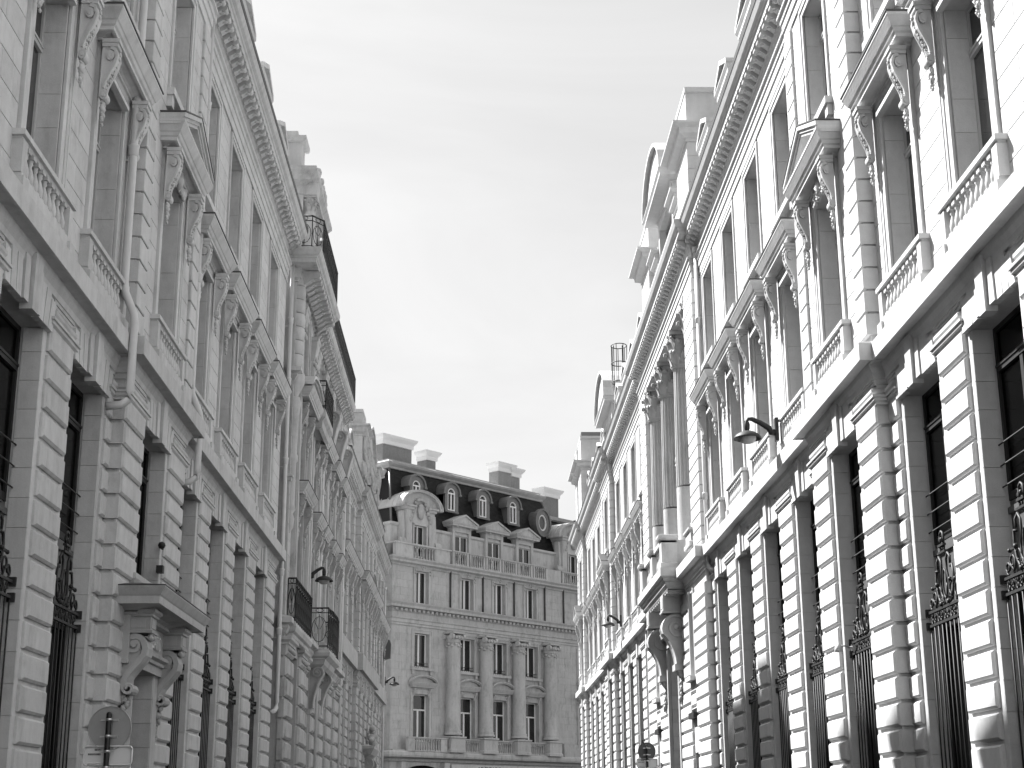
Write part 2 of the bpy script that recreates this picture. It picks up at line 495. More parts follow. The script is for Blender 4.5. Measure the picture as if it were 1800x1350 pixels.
def capital(m, y, n, z0, r, h, seg=12):
    """Corinthian capital: bell, two rows of leaves, corner volutes, abacus"""
    m.lathe(y, n, [(r * 1.02, z0), (r * 1.12, z0 + .03 * h), (r * 1.0, z0 + .06 * h), (r * .98, z0 + .5 * h), (r * 1.25, z0 + .86 * h)], seg)
    for row, (zb, hl, rr, cnt, off) in enumerate([(.05, .36, 1.02, 8, 0), (.22, .50, 1.02, 8, .5)]):
        for k in range(cnt):
            a = 2 * PI * (k + off) / cnt; ca, sa = math.cos(a), math.sin(a); wd = r * .34
            vs = []; prof = [(rr, 0), (rr + .12, hl * .5), (rr + .30, hl * .88), (rr + .58, hl * .98), (rr + .62, hl * .80)]
            for (q, zz), wf in zip(prof, (1, 1.15, 1.0, .8, .5)):
                for sgn in (-1, 1):
                    vs.append((y + r * q * ca - sgn * wd * wf * sa, n + r * q * sa + sgn * wd * wf * ca, z0 + (zb + zz) * h))
            fs = [(2 * i, 2 * i + 1, 2 * i + 3, 2 * i + 2) for i in range(4)]
            m.add(vs, fs, True)
            m.blob((y + r * (rr + .46) * ca, n + r * (rr + .46) * sa, z0 + (zb + hl * .90) * h), r * .20, 6)
    for k in range(4):
        a = PI / 4 + k * PI / 2; c, sn = math.cos(a), math.sin(a)
        m.tube([(y + r * .95 * c, n + r * .95 * sn, z0 + .5 * h), (y + r * 1.15 * c, n + r * 1.15 * sn, z0 + .74 * h), (y + r * 1.48 * c, n + r * 1.48 * sn, z0 + .86 * h),
                (y + r * 1.62 * c, n + r * 1.62 * sn, z0 + .78 * h), (y + r * 1.5 * c, n + r * 1.5 * sn, z0 + .70 * h)], r * .12, 5)
        a2 = k * PI / 2; m.blob((y + r * 1.2 * math.cos(a2), n + r * 1.2 * math.sin(a2), z0 + .92 * h), r * .2, 6)
    q = r * 1.38; cc = r * .16; vs = []
    for zz in (.87, 1.0):
        for k in range(4):
            a = PI / 4 + k * PI / 2; px_, pn = y + q * 1.32 * math.cos(a), n + q * 1.32 * math.sin(a)
            a2 = a + PI / 4; mx_, mn = y + q * .86 * math.cos(a2), n + q * .86 * math.sin(a2)
            vs += [(px_, pn, z0 + zz * h), (mx_, mn, z0 + zz * h)]
    m.add(vs, [tuple(range(7, -1, -1)), tuple(range(8, 16))] + [(i, (i + 1) % 8, 8 + (i + 1) % 8, 8 + i) for i in range(8)])

def volute_console(m, y0, y1, n0, nt, nb, zt, zb, r):
    """big S console: spiral volute on top, curved stem; side faces carry a spiral groove ridge"""
    cn = nt - r; cz = zt - r
    out_ = [(n0, zt)]
    for k in range(0, 9):
        a = PI / 2 - k * (PI * .62) / 8; out_.append((cn + r * math.cos(a), cz + r * math.sin(a)))
    p0 = out_[-1]
    for k in range(1, 9):
        t = k / 8; out_.append((p0[0] + (nb - p0[0]) * (1 - (1 - t) ** 2.0), p0[1] + (zb - p0[1]) * t))
    out_.append((n0, zb))
    m.prism(out_, y0 + .03, y1 - .03)
    for s_, ye in ((-1, y0), (1, y1)):
        a_, b_ = (ye - .03, ye + .035) if s_ < 0 else (ye - .035, ye + .03)
        sp = []
        for k in range(34):
            t = k / 33; a = -PI * .25 + t * PI * 3.6; rr = r * (1.0 - .86 * t)
            sp.append((cn + rr * math.cos(a), cz + rr * math.sin(a)))
        stem = []
        for k in range(8):
            t = 1 - k / 8; q = (p0[0] + (nb - p0[0]) * (1 - (1 - t) ** 2.0) - .03, p0[1] + (zb - p0[1]) * t); stem.append(q)
        m.strip(stem + sp[1:], a_, b_, lambda t: r * .16 if t > .3 else r * .2)
        m.ycyl(a_, b_ + .0, cn, cz, r * .2, 10)
    m.ycyl(y0 + .02, y1 - .02, cn, cz, r * .96, 20)

def pipe_path(m, pts, r=0.065, rings=()):
    m.tube(pts, r, 10)
    for (y, n, z) in rings:
        m.lathe(y, n, [(r * 1.0, z - .09), (r * 1.28, z - .07), (r * 1.28, z + .05), (r * 1.42, z + .07), (r * 1.42, z + .1), (r, z + .11)], 10)
        m.box(y - .012, y + .012, n - .2, n, z - .16, z - .14)
# ------------------------------------------------------------------ facade wing
COURSE = 0.375
def holes_core(m, y0, y1, n0, n1, z0, z1, holes):
    ys = sorted({y0, y1} | {min(max(h[i], y0), y1) for h in holes for i in (0, 1)})
    for a, b in zip(ys, ys[1:]):
        if b - a < 1e-4: continue
        mid = (a + b) / 2
        hs = sorted([(h[2], h[3]) for h in holes if h[0] < mid < h[1] and h[3] > z0 and h[2] < z1])
        z = z0
        for (ha, hb) in hs:
            if ha > z: m.box(a, b, n0, n1, z, ha)
            z = max(z, hb)
        if z < z1: m.box(a, b, n0, n1, z, z1)

def ashlar(B, y0, y1, z0, z1, n, holes, mat=None, ln=1.05, course=COURSE, name='ashlar_stone', far=75):
    k = 0; z = z0
    while z < z1 - .05:
        h = min(course, z1 - z)
        iv = [(y0, y1)]
        for (a, b, c, d) in holes:
            if d > z + .01 and c < z + h - .01:
                nv = []
                for (p, q) in iv:
                    if b <= p or a >= q: nv.append((p, q)); continue
                    if a > p: nv.append((p, a))
                    if b < q: nv.append((b, q))
                iv = nv
        for (p, q) in iv:
            L_ = q - p
            if L_ < .04: continue
            cuts = [p]
            y = p + ln * (0.5 if k % 2 else 1.0)
            while y < q - .25: cuts.append(y); y += ln
            cuts.append(q)
            for a, b in zip(cuts, cuts[1:]):
                w = round(b - a - .010, 3)
                if w > .03:
                    B.piece(name, ('s', w, round(h - .010, 3)), t_slab(w, h - .010), mat, (a + b) / 2, n - .022, z)
        z += course; k += 1

def rustic(B, ya, yb, n0, n1, z0, ztop, name='stone_block', parent=None, mat=None, gap=.056, course=COURSE, c=.03):
    """a strip of rusticated blocks, joints measured down from ztop"""
    z = ztop; w = round(yb - ya, 2)
    while z > z0 + .1:
        h = min(course, z - z0)
        B.piece(name, ('b', w, round(h - gap, 3), round(n1 - n0, 3)), t_block(w, h - gap, n1 - n0, c), mat, (ya + yb) / 2, n0, z - h + gap, parent)
        z -= h

def string_prof(zs, zt, p=.32):
    return [(0, zs - .24), (.035, zs - .24), (.04, zs - .16), (.07, zs - .15), (.08, zs - .07), (.12, zs + .0), (.135, zs + .075), (p - .04, zs + .085), (p - .04, zs + .06), (p, zs + .06), (p, zt - .10), (p - .015, zt - .085),
            (.06, zt - .01), (0, zt)]
def hood_prof(z, p=.42):
    return [(0, z), (.07, z + .01), (.07, z + .05), (.11, z + .07), (p - .19, z + .085), (p - .19, z + .06), (p - .145, z + .06), (p - .145, z + .115), (p - .115, z + .135), (p - .095, z + .185), (p - .075, z + .20),
            (p - .005, z + .335), (p, z + .34), (p, z + .385)]
def slope_top(m, y0, y1, n0, nf, p, z, rise=.06):
    m.add([(y0 - p, nf + p, z), (y1 + p, nf + p, z), (y1 + p, n0, z), (y0 - p, n0, z), (y0, n0, z + rise), (y1, n0, z + rise)],
          [(0, 1, 5, 4), (1, 2, 5), (3, 0, 4)])

def hood(B, y, n, z, hw=.98, p=.42, kind='flat', mat=None, name='window_hood'):
    key = (name, kind, hw, p)
    def f(m):
        pr = hood_prof(0, p)
        m.wrap(-hw, hw, -.02, 0, pr)
        if kind == 'flat':
            m.box(-hw - p + .001, hw + p - .001, -.02, p - .001, .38, .3849)
        if kind == 'pediment':
            a = hw + p - .004; rise = .55
            # raking cornice, a tympanum set back, and a stepped soffit between
            m.yprism([(-a + .25, .39), (a - .25, .39), (0, .39 + rise * .78)], -.02, p - .28)
            m.box(-a + .002, a - .002, -.02, p - .002, .36, .3915)
            for s_ in (-1, 1):
                for (t0, t1, nn) in ((.0, .06, p - .07), (.06, .12, p - .04), (.12, .2, p)):
                    x0, x1 = s_ * a, 0
                    m.yprism([(x0, .30 + t0), (x1, .30 + rise + t0), (x1, .30 + rise + t1), (x0, .30 + t1)] if s_ < 0 else
                             [(x1, .30 + rise + t0), (x0, .30 + t0), (x0, .30 + t1), (x1, .30 + rise + t1)], -.02, nn)
        if kind == 'arch':
            a = hw + p; k = 12; rise = .55
            for (t0, t1, nn) in ((0, .07, p - .07), (.07, .16, p)):
                for i in range(k):
                    u0 = -1 + 2 * i / k; u1 = -1 + 2 * (i + 1) / k
                    g = lambda u: .30 + rise * math.sqrt(max(0, 1 - u * u * .97)) - rise * .17
                    m.yprism([(a * u0, g(u0) + t0), (a * u1, g(u1) + t0), (a * u1, g(u1) + t1), (a * u0, g(u0) + t1)], -.02, nn)
            m.yprism([(a * .97 * (-1 + 2 * i / k), .30 + rise * math.sqrt(max(0, 1 - (-1 + 2 * i / k) ** 2 * .97)) - rise * .17) for i in range(k + 1)], -.02, p - .28)
    o = B.put(name, key, f, mat, y, n, z)
    lead = B.put('lead_capping', ('lead', hw, p, kind), lambda m: (
        m.box(-hw - p - .014, hw + p + .014, 0, p + .016, .386, .412) if kind == 'flat' else
        [m.yprism([(s_ * (hw + p + .012), .502), (0, 1.052), (0, 1.075), (s_ * (hw + p + .012), .525)] if kind == 'pediment' else
                  [(0, 0.0), (.01, 0), (.01, .01)], 0, p + .012) for s_ in (-1, 1)]), 'lead', y, n, z, o) if kind != 'arch' else None
    return o

def window_bay1(B, y, nf, z0, z1, hw, kind='flat', detail=True, hoodz=None, brackets=True, mat=None, bal=True, wmat='paint'):
    """principal floor window: architrave, console brackets, hood, balustrade"""
    add_window(B, y, nf - .36, hw, z0, z1, z0 + (z1 - z0) * .78, wmat)
    a = B.put('architrave', ('arch1', hw, round(z1 - z0, 2)), lambda m: [
        (m.box(s_ * hw if s_ > 0 else -hw - .15, hw + .15 if s_ > 0 else -hw, -.03, .018, 0, z1 - z0 + .14),
         m.box(s_ * (hw + .15) if s_ > 0 else -hw - .27, hw + .27 if s_ > 0 else -hw - .15, -.03, .034, 0, z1 - z0 + .26),
         m.box(s_ * (hw + .235) if s_ > 0 else -hw - .27, hw + .27 if s_ > 0 else -hw - .235, .034, .046, 0, z1 - z0 + .26)) for s_ in (-1, 1)] +
        [m.box(-hw, hw, -.03, .019, z1 - z0, z1 - z0 + .14), m.box(-hw - .15, hw + .15, -.03, .035, z1 - z0 + .14, z1 - z0 + .26)], mat, y, nf, z0)
    hz = hoodz or z1 + .24
    hood(B, y, nf, hz, kind=kind, mat=mat)
    B.put('frieze_panel', ('fp', kind), lambda m: (m.box(-hw - .05, hw + .05, 0, .07, .02, .06), m.box(-hw + .1, hw - .1, 0, .10, -.30, -.23),
                                               m.box(-hw + .14, hw - .14, 0, .075, -.23, -.18)) if kind == 'flat' else
          ([m.blob((random.uniform(-.6, .6), .06, random.uniform(-.28, .02)), random.uniform(.05, .11), 6, (1, .6, 1)) for _ in range(26)],
           m.blob((0, .08, -.12), .17, 8, (.8, .6, 1.1))), mat, y, nf, hz)
    if brackets:
        for s_ in (-1, 1):
            B.put('bracket', 'bk', t_bracket, mat, y + s_ * (hw + .25), nf + (.085 if detail else .05), hz - 1.33)
    if bal:
        balustrade(B, y, nf, z0 - .29, 1.17, h=.77, mat=mat, pl=.24)

def balustrade(B, y, nf, z, hw, h=.50, cnt=9, proj=.17, mat=None, pw=.24, name='balustrade', pl=.07):
    def f(m):
        m.box(-hw + .05, hw - .05, 0, proj - .03, 0, pl)
        m.wrap(-hw + .06, hw - .06, 0, proj - .08, [(0, h - .115), (.015, h - .11), (.03, h - .08), (.07, h - .075), (.07, h - .01), (.065, h), (0, h + .004)])
        m.box(-hw + .06, hw - .06, 0, proj - .08, h - .13, h)
        for s_ in (-1, 1):
            a, b = (s_ * hw - .0, s_ * (hw - pw))
            m.box(min(a, b) + .03, max(a, b) - .03, 0, proj - .035, pl, h - .11)
            m.box(min(a, b) + .0, max(a, b) - .0, 0, proj + .01, -.02, pl * .75)
    o = B.put(name, ('bal', hw, h, proj, pw, pl), f, mat, y, nf, z)
    L_ = 2 * (hw - pw) - .04
    for i in range(cnt):
        yy = y - L_ / 2 + L_ * (i + .5) / cnt
        B.piece('baluster', ('bl', round(h - .12 - pl, 3)), t_baluster(h - .12 - pl, min(.058, L_ / cnt * .44)), mat, yy, nf + proj - .105, z + pl, o)
    return o

def cornice_prof(z0, zt, p):
    """bed moulds, then corona and cyma above the modillion band; z0 = top of frieze"""
    zm = zt - .42
    return [(0, z0), (.04, z0 + .01), (.04, z0 + .05), (.09, z0 + .10), (.12, z0 + .105), (.12, zm)], \
           [(.10, zm - .001), (p - .15, zm), (p - .15, zm + .11), (p - .12, zm + .13), (p - .11, zm + .17), (p - .05, zm + .21), (p, zm + .33), (p, zm + .40), (p - .02, zm + .42), (0, zm + .47)]

def ent_prof(za, zb, zc):
    d = (zb - za) / 3
    return [(0, za), (.03, za), (.03, za + d), (.06, za + d + .01), (.06, za + 2 * d), (.09, za + 2 * d + .01), (.09, zb - .07), (.14, zb - .05), (.14, zb), (.02, zb + .02), (.02, zc)]

def wing(B, y0, y1, ops, pavs, cfg):
    """ops: list of window axes; pavs: list of (ya, yb, yc) projecting pavilions with axis yc"""
    c = dict(lint=7.6, str0=8.2, str1=8.64, f1=(8.9, 12.1), f2=(13.5, 16.0), ent=(16.28, 16.86, 17.12), top=17.86, p=.55, ohw=.9, whw=.73, t2hw=.76,
             off=.20, nup=.05, hoodz=12.33, mat=None, plinth=1.1, modsp=.355, up_holes=[], grille=True, pav_kind='pediment', skip_ground=(), rust_up=True, far=False,
             skip_up=(), bal=True, gdepth=.26)
    c.update(cfg); mat = c['mat']
    secs = []; y = y0
    for (a, b, ax) in sorted(pavs):
        if a > y: secs.append((y, a, 0, None))
        secs.append((a, b, c['off'], ax)); y = b
    if y < y1: secs.append((y, y1, 0, None))
    core = B.mb(); ent = B.mb(); strn = B.mb(); cor = B.mb()
    for (a, b, o, ax) in secs:
        myops = [q for q in ops if a < q < b]
        # ---- ground floor core with openings
        g = [(q - c['ohw'], q + c['ohw'], c['plinth'] if q not in c['skip_ground'] else 0, c['lint']) for q in myops]
        holes_core(core, a, b, -.9, o - .001, 0, c['lint'], g)
        core.box(a, b, -.9, o - .002, c['lint'], c['str1'])
        up = [(q - c['whw'], q + c['whw'], c['f1'][0], c['f1'][1]) for q in myops if q not in c['skip_up']] + \
             [(q - c['t2hw'], q + c['t2hw'], c['f2'][0], c['f2'][1]) for q in myops if q not in c['skip_up']]
        nu = o + c['nup']
        holes_core(core, a, b, -.9, nu - .020, c['str1'], c['ent'][0], up)
        core.box(a, b, -.9, nu, c['ent'][0], c['top'] + .02)
        # ---- ashlar joints
        ah = [(q - c['whw'] - .30, q + c['whw'] + .30, c['f1'][0] - .1, c['f1'][1] + .28) for q in myops] + \
             [(q - c['t2hw'] - .2, q + c['t2hw'] + .2, c['f2'][0] - .15, c['f2'][1] + .3) for q in myops]
        ra = .55
        if ax is not None and c['rust_up']:
            ah += [(a - 1, a + ra, 0, 30), (b - ra, b + 1, 0, 30)]
            for (p, q) in ((a, a + ra), (b - ra, b)):
                e0 = p - (.035 if p == a else 0); e1 = q + (.035 if q == b else 0)
                rustic(B, e0, e1, nu - o - .02 + 0 if False else -.02, nu + .05, c['str1'], c['ent'][0] - .05, parent=None, mat=mat, gap=.036, c=.010)
        ashlar(B, a + .002, b - .002, c['str1'], c['ent'][0], nu, ah, mat)
        # ---- piers
        edges = [a] + [v for q in myops for v in (q - c['ohw'], q + c['ohw'])] + [b]
        for i in range(0, len(edges), 2):
            p, q = edges[i], edges[i + 1]
            if q - p < .12: continue
            l = p if (i == 0 and ax is None) else p + .13
            r = q if (i + 2 >= len(edges) and ax is None) else q - .13
            if ax is None and i == 0 and abs(a - y0) > .01: l = p + .045
            if ax is None and i + 2 >= len(edges) and abs(b - y1) > .01: r = q - .045 + .075
            if ax is not None and i == 0: l = p - .05
            if ax is not None and i + 2 >= len(edges): r = q + .05
            if r - l < .1: continue
            pr = B.put('pier', ('pier', round(r - l, 2), round(o, 2), c['lint'], c['plinth']), lambda m: (
                m.block(-(r - l) / 2 + .03, (r - l) / 2 - .03, -.03, .004, 0, c['lint'] - .02, .002),
                m.wrap(-(r - l) / 2, (r - l) / 2, -.02, .03, [(0, 0), (.05, 0), (.05, c['plinth'] - .06), (.0, c['plinth'])])), mat, (l + r) / 2, o, 0)
            rustic(B, l, r, -.02, o + .062, c['plinth'], c['lint'] + .07 - .36 + .36 - .02, parent=pr, mat=mat)
            # pier cap: moulding, cushion
            B.put('pier_cap', ('cap', round(r - l, 2), round(o, 2)), lambda m: (
                m.wrap(-(r - l) / 2 - .02, (r - l) / 2 + .02, -o - .02, .02, [(0, 0), (.04, 0), (.04, .035), (.075, .06), (.075, .10), (.10, .105), (.10, .14), (0, .15)]),
                m.wrap(-(r - l) / 2 + .10, (r - l) / 2 - .10, -o - .02, .02, [(0, .15), (.045, .165), (.075, .215), (.075, .26), (.04, .30), (0, .31)]),
                m.box(-(r - l) / 2 + .02, (r - l) / 2 - .02, 0, .03, .33, .37), m.box(-(r - l) / 2 + .05, (r - l) / 2 - .05, 0, .055, .38, .43)), mat, (l + r) / 2, o, c['lint'] + .02)
        for q in myops:
            # jamb stones on the reveal, both sides
            z = c['lint'] + .07 - .02 - COURSE; zz = c['lint']
            while zz > c['plinth'] + .05:
                lo = max(z, c['plinth']); h = round(zz - lo - .006, 3)
                for s_ in (-1, 1):
                    B.piece('jamb_stone', ('j', h, c['gdepth']), (lambda hh: lambda m: m.block(-.012, .012, -c['gdepth'] + .004, -.004, 0, hh, .003))(h), mat, q + s_ * (c['ohw'] - .01), o, lo)
                zz = lo; z -= COURSE
            # voussoirs
            if True:
                w = .215
                for k in range(-4, 5):
                    if k == 0:
                        B.piece('keystone', 'key', lambda m: m.add([(-.12, -.02, -.09), (.12, -.02, -.09), (.12, .14, -.09), (-.12, .14, -.09), (-.155, -.02, .62), (.155, -.02, .62), (.155, .155, .62), (-.155, .155, .62)],
                                [(0, 1, 2, 3), (7, 6, 5, 4), (0, 4, 5, 1), (1, 5, 6, 2), (2, 6, 7, 3), (3, 7, 4, 0)]), mat, q, o, c['lint'])
                    else:
                        hh = .54 if abs(k) < 2 else (.47 if abs(k) < 4 else .38)
                        sl = k * .022; dep = (.10 if abs(k) < 2 else .075)
                        B.piece('voussoir', ('v', k), (lambda sl, hh, dep: lambda m: m.add([(-w / 2 + .012, -.02, -.03), (w / 2 - .012, -.02, -.03), (w / 2 - .012, dep, -.03), (-w / 2 + .012, dep, -.03),
                                (-w / 2 + .012 + sl, -.02, hh), (w / 2 - .006 + sl, -.02, hh), (w / 2 - .006 + sl, dep, hh), (-w / 2 + .012 + sl, dep, hh)],
                                [(0, 1, 2, 3), (7, 6, 5, 4), (0, 4, 5, 1), (1, 5, 6, 2), (2, 6, 7, 3), (3, 7, 4, 0)]))(sl, hh, dep), mat, q + k * w + (.04 if k > 0 else -.04), o, c['lint'])
            if q not in c['skip_ground']:
                nn = o - c['gdepth'] - .06
                add_window(B, q, nn, c['ohw'], 1.1 + 4.25, c['lint'], c['lint'] - .55, 'dark_frame', 'glass_dark', True, 0)
                add_window(B, q, nn, c['ohw'], 1.1, 1.1 + 3.1, None, 'dark_frame', 'glass_dark', True, 0)
                B.put('spandrel_panel', ('sp', c['ohw']), lambda m: (m.box(-c['ohw'], c['ohw'], -.03, .02, 0, 1.14), m.box(-c['ohw'], c['ohw'], .02, .06, .98, 1.06), m.box(-c['ohw'], c['ohw'], .02, .05, 0.02, .08)), 'panel', q, nn, 4.2)
                if c['grille']:
                    B.put('guard_rods', ('gr', c['ohw']), lambda m: [m.tube([(-c['ohw'], .10, .12 + .27 * k), (c['ohw'], .10, .12 + .27 * k)], .011, 4) for k in range(3)], 'iron', q, nn, 5.4)
                    gl = B.put('window_grille', ('wg', c['ohw']), t_grille_crest(c['ohw'] - .03), 'iron', q, o - .12, 4.16)
                    gb = B.put('grille_bars', ('gb', c['ohw']), t_grille_bars(c['ohw'] - .03, 3.06), 'iron', q, o - .12, 1.1, gl); gb['kind'] = 'stuff'
            if q in c['skip_up']: continue
            # upper windows
            kind = c['pav_kind'] if q == ax else 'flat'
            window_bay1(B, q, nu, c['f1'][0], c['f1'][1], c['whw'], kind, hoodz=c['hoodz'], mat=mat, bal=c['bal'])
            z2a, z2b = c['f2']; t2 = c['t2hw']
            add_window(B, q, nu - .33, t2, z2a, z2b, z2a + (z2b - z2a) * .78, 'paint')
            B.put('architrave', ('arch2', t2, round(z2b - z2a, 2)), lambda m: [
                (m.box(s_ * t2 if s_ > 0 else -t2 - .11, t2 + .11 if s_ > 0 else -t2, -.03, .018, 0, z2b - z2a + .11),
                 m.box(t2 + .11 if s_ > 0 else -t2 - .19, t2 + .19 if s_ > 0 else -t2 - .11, -.03, .038, 0, z2b - z2a + .19)) for s_ in (-1, 1)] +
                [m.box(-t2, t2, -.03, .019, z2b - z2a, z2b - z2a + .11), m.box(-t2 - .11, t2 + .11, -.03, .039, z2b - z2a + .11, z2b - z2a + .19)], mat, q, nu, z2a)
            B.put('window_sill', ('sill', t2), lambda m: (m.box(-t2 - .24, t2 + .24, -.02, .13, -.14, -.01), m.box(-t2 - .2, -t2 - .02, -.02, .09, -.34, -.14), m.box(t2 + .02, t2 + .2, -.02, .09, -.34, -.14)), mat, q, nu, z2a)
            for yy, hA, hB, dep, nm in ((c['whw'], c['f1'][0], c['f1'][1], .33, 'jamb_stone'), (t2, z2a, z2b, .30, 'jamb_stone')):
                z = hA; k = 0
                while z < hB - .05:
                    h = min(COURSE * 2.4 if k % 2 else COURSE * 1.3, hB - z)
                    for s_ in (-1, 1):
                        B.piece(nm, ('j2', round(h, 3), dep), (lambda hh, dd: lambda m: m.block(-.012, .012, -dd, -.035, 0, hh - .006, .003))(h, dep), mat, q + s_ * (yy - .008), nu, z)
                    z += h; k += 1
        # ---- string course, entablature, cornice
        e = .0
        sp = string_prof(c['str0'], c['str1'])
        ep = ent_prof(*c['ent']); c1, c2 = cornice_prof(c['ent'][2], c['top'], c['p'])
        if ax is None:
            strn.prism([(-.05, c['str0'] - .24)] + [(n + o, z) for n, z in sp] + [(-.05, c['str1'])], a, b)
            ent.prism([(-.05, c['ent'][0])] + [(n + nu, z) for n, z in ep] + [(-.05, c['ent'][2])], a, b)
            cor.prism([(-.05, c['ent'][2])] + [(n + nu, z) for n, z in c1 + c2] + [(-.05, c['top'] + .05)], a, b)
        else:
            strn.wrap(a, b, -.05, o, [(n, z + .003) for n, z in sp])
            ent.wrap(a, b, -.05, nu, [(n, z + .003) for n, z in ep])
            cor.wrap(a, b, -.05, nu, [(n, z + .003) for n, z in c1 + c2])
        ln = b - a; k = max(1, round(ln / c['modsp']))
        for i in range(k):
            yy = a + ln * (i + .5) / k
            B.piece('modillion', ('md', round(c['p'], 2)), t_modillion(.18, c['p'] - .29, .17), mat, yy, nu + .115, c['top'] - .42 - .215)
    B.part('wall', core, mat, fix=False)
    B.part('string_course', strn, mat); B.part('architrave_band', ent, mat); B.part('cornice', cor, mat)
    gut = B.mb()
    for (a, b, o, ax) in secs:
        q = c['p'] + o + c['nup']
        pp = 0 if ax is None else c['p'] + .01
        gut.prism([(q - .12, c['top'] + .01), (q + .012, c['top'] - .075), (q + .022, c['top'] + .035), (q - .12, c['top'] + .05)], a - pp, b + pp)
    B.part('lead_gutter', gut, 'lead')

def mansard(B, y0, y1, z0, n0, n1, rise, mat='slate', slates=True):
    m = B.mb(); m.prism([(n0, z0), (n0, z0 + .1), (n1, z0 + rise), (n1 - 5.5, z0 + rise + .5), (n1 - 5.5, z0)], y0, y1)
    B.part('roof', m, mat)
    m = B.mb(); m.prism([(n1 + .12, z0 + rise - .08), (n1 + .14, z0 + rise + .04), (n1 - .1, z0 + rise + .1), (n1 - .1, z0 + rise - .08)], y0 - .05, y1 + .05)
    B.part('roof_ridge', m, 'zinc')

def dormer(B, y, n, z, hw, h, depth, kind='pediment', mat=None, wmat='paint', prj=.22):
    """stone dormer standing on the cornice"""
    def f(m):
        w = .26
        m.box(-hw, -hw + w, -depth, 0, 0, h); m.box(hw - w, hw, -depth, 0, 0, h); m.box(-hw + w, hw - w, -depth, -.001, h - .3, h)
        m.box(-hw + w, hw - w, -depth, -.3, 0, h - .3)
        pr = [(0, h), (.05, h + .02), (.05, h + .06), (prj - .06, h + .08), (prj - .06, h + .17), (prj, h + .27), (prj, h + .31)]
        m.wrap(-hw, hw, -depth, 0, pr)
        a = hw + prj
        if kind == 'pediment':
            m.yprism([(-a, h + .31), (a, h + .31), (0, h + .31 + a * .42)], -depth, prj - .12)
            for s_ in (-1, 1):
                m.yprism([(s_ * a, h + .29), (0, h + .29 + a * .42), (0, h + .42 + a * .42), (s_ * a, h + .42)], -depth, prj)
        elif kind == 'arch':
            k = 14; ri = a * .62
            g = lambda u: h + .28 + ri * math.sqrt(max(0, 1 - u * u))
            m.yprism([(-a * math.cos(PI * i / k), h + .28 + ri * math.sin(PI * i / k)) for i in range(k + 1)], -depth, prj - .16)
            for i in range(k):
                t0, t1 = PI * i / k, PI * (i + 1) / k
                m.yprism([(-a * math.cos(t0), h + .28 + ri * math.sin(t0)), (-a * math.cos(t1), h + .28 + ri * math.sin(t1)),
                          (-(a + .12) * math.cos(t1), h + .28 + (ri + .12) * math.sin(t1)), (-(a + .12) * math.cos(t0), h + .28 + (ri + .12) * math.sin(t0))], -depth, prj)
        else:
            m.box(-a, a, -depth, prj, h + .31, h + .36)
    o = B.put('dormer', ('dm', hw, h, depth, kind, prj), f, mat, y, n, z)
    add_window(B, y, n - .24, hw - .26, z + .05, z + h - .3, None, wmat)
    return o
# ------------------------------------------------------------------ ground
def sheet(name, x0, x1, y0, y1, z, mat):
    me = bpy.data.meshes.new(name)
    me.from_pydata([(x0, y0, z), (x1, y0, z), (x1, y1, z), (x0, y1, z)], [], [(0, 1, 2, 3)]); me.materials.append(M[mat])
    o = link(name, me); o['kind'] = 'structure'; return o
def slab(name, x0, x1, y0, y1, z0, z1, mat):
    m = MB(); m.v = [(x0, y0, z0), (x1, y0, z0), (x1, y1, z0), (x0, y1, z0), (x0, y0, z1), (x1, y0, z1), (x1, y1, z1), (x0, y1, z1)]
    m.f = [(3, 2, 1, 0), (4, 5, 6, 7), (0, 1, 5, 4), (1, 2, 6, 5), (2, 3, 7, 6), (3, 0, 4, 7)]; m.sm = [False] * 6
    o = link(name, m.mesh(name, mat)); o['kind'] = 'structure'; return o
sheet('ground', -900, 900, -400, 1500, -0.02, 'paving')
sheet('road', -3.6, 4.4, -60, 96, 0.0, 'asphalt')
sheet('cross_street', -60, 60, 96, 190, -0.004, 'asphalt')
slab('pavement', -5.6, -3.75, -60, 90, -0.01, 0.13, 'paving'); slab('kerb', -3.746, -3.6, -60, 90, -0.01, 0.132, 'stone_l')
slab('pavement', 4.55, 6.5, -60, 92, -0.01, 0.13, 'paving'); slab('kerb', 4.4, 4.546, -60, 92, -0.01, 0.132, 'stone_l')

# ------------------------------------------------------------------ iron railing
def railing(B, name, pts, z0, z1, parent=None, closed_posts=True, label=None):
    """pts: (y, n) corner points; rails, posts and ovals along each run"""
    m = B.mb()
    for (a, b) in zip(pts, pts[1:]):
        L_ = math.hypot(b[0] - a[0], b[1] - a[1]); k = max(1, round(L_ / .42))
        P = lambda t, z: (a[0] + (b[0] - a[0]) * t, a[1] + (b[1] - a[1]) * t, z)
        for z, r in ((z0 + .06, .016), (z0 + .10, .012), (z1, .026), (z1 - .15, .014)):
            m.tube([P(0, z), P(1, z)], r, 5)
        for i in range(k + 1):
            t = i / k; m.tube([P(t, z0), P(t, z1)], .016, 5)
            if i < k:
                tc_ = (i + .5) / k; w = .42 * L_ / k / L_
                m.tube([P(tc_, z0 + .12), P(tc_, z1 - .2)], .011, 4)
                h = (z1 - z0 - .3) / 2; zc = z0 + .12 + h
                m.tube([P(tc_ + w * math.cos(q), zc + h * .82 * math.sin(q)) for q in [PI * 2 * j / 12 for j in range(13)]], .011, 4)
                m.tube([P(tc_ + w * .5 * math.cos(q), z1 - .075 + .06 * math.sin(q)) for q in [PI * 2 * j / 8 for j in range(9)]], .010, 4)
                for s_ in (-1, 1): m.tube([P(tc_ + s_ * w * .12, zc), P(tc_ + s_ * w * .6, zc + h * .45), P(tc_ + s_ * w * .3, zc + h * .7)], .010, 4)
    o = B.part(name, m, 'iron', parent, fix=False)
    if label: o['label'] = label
    return o

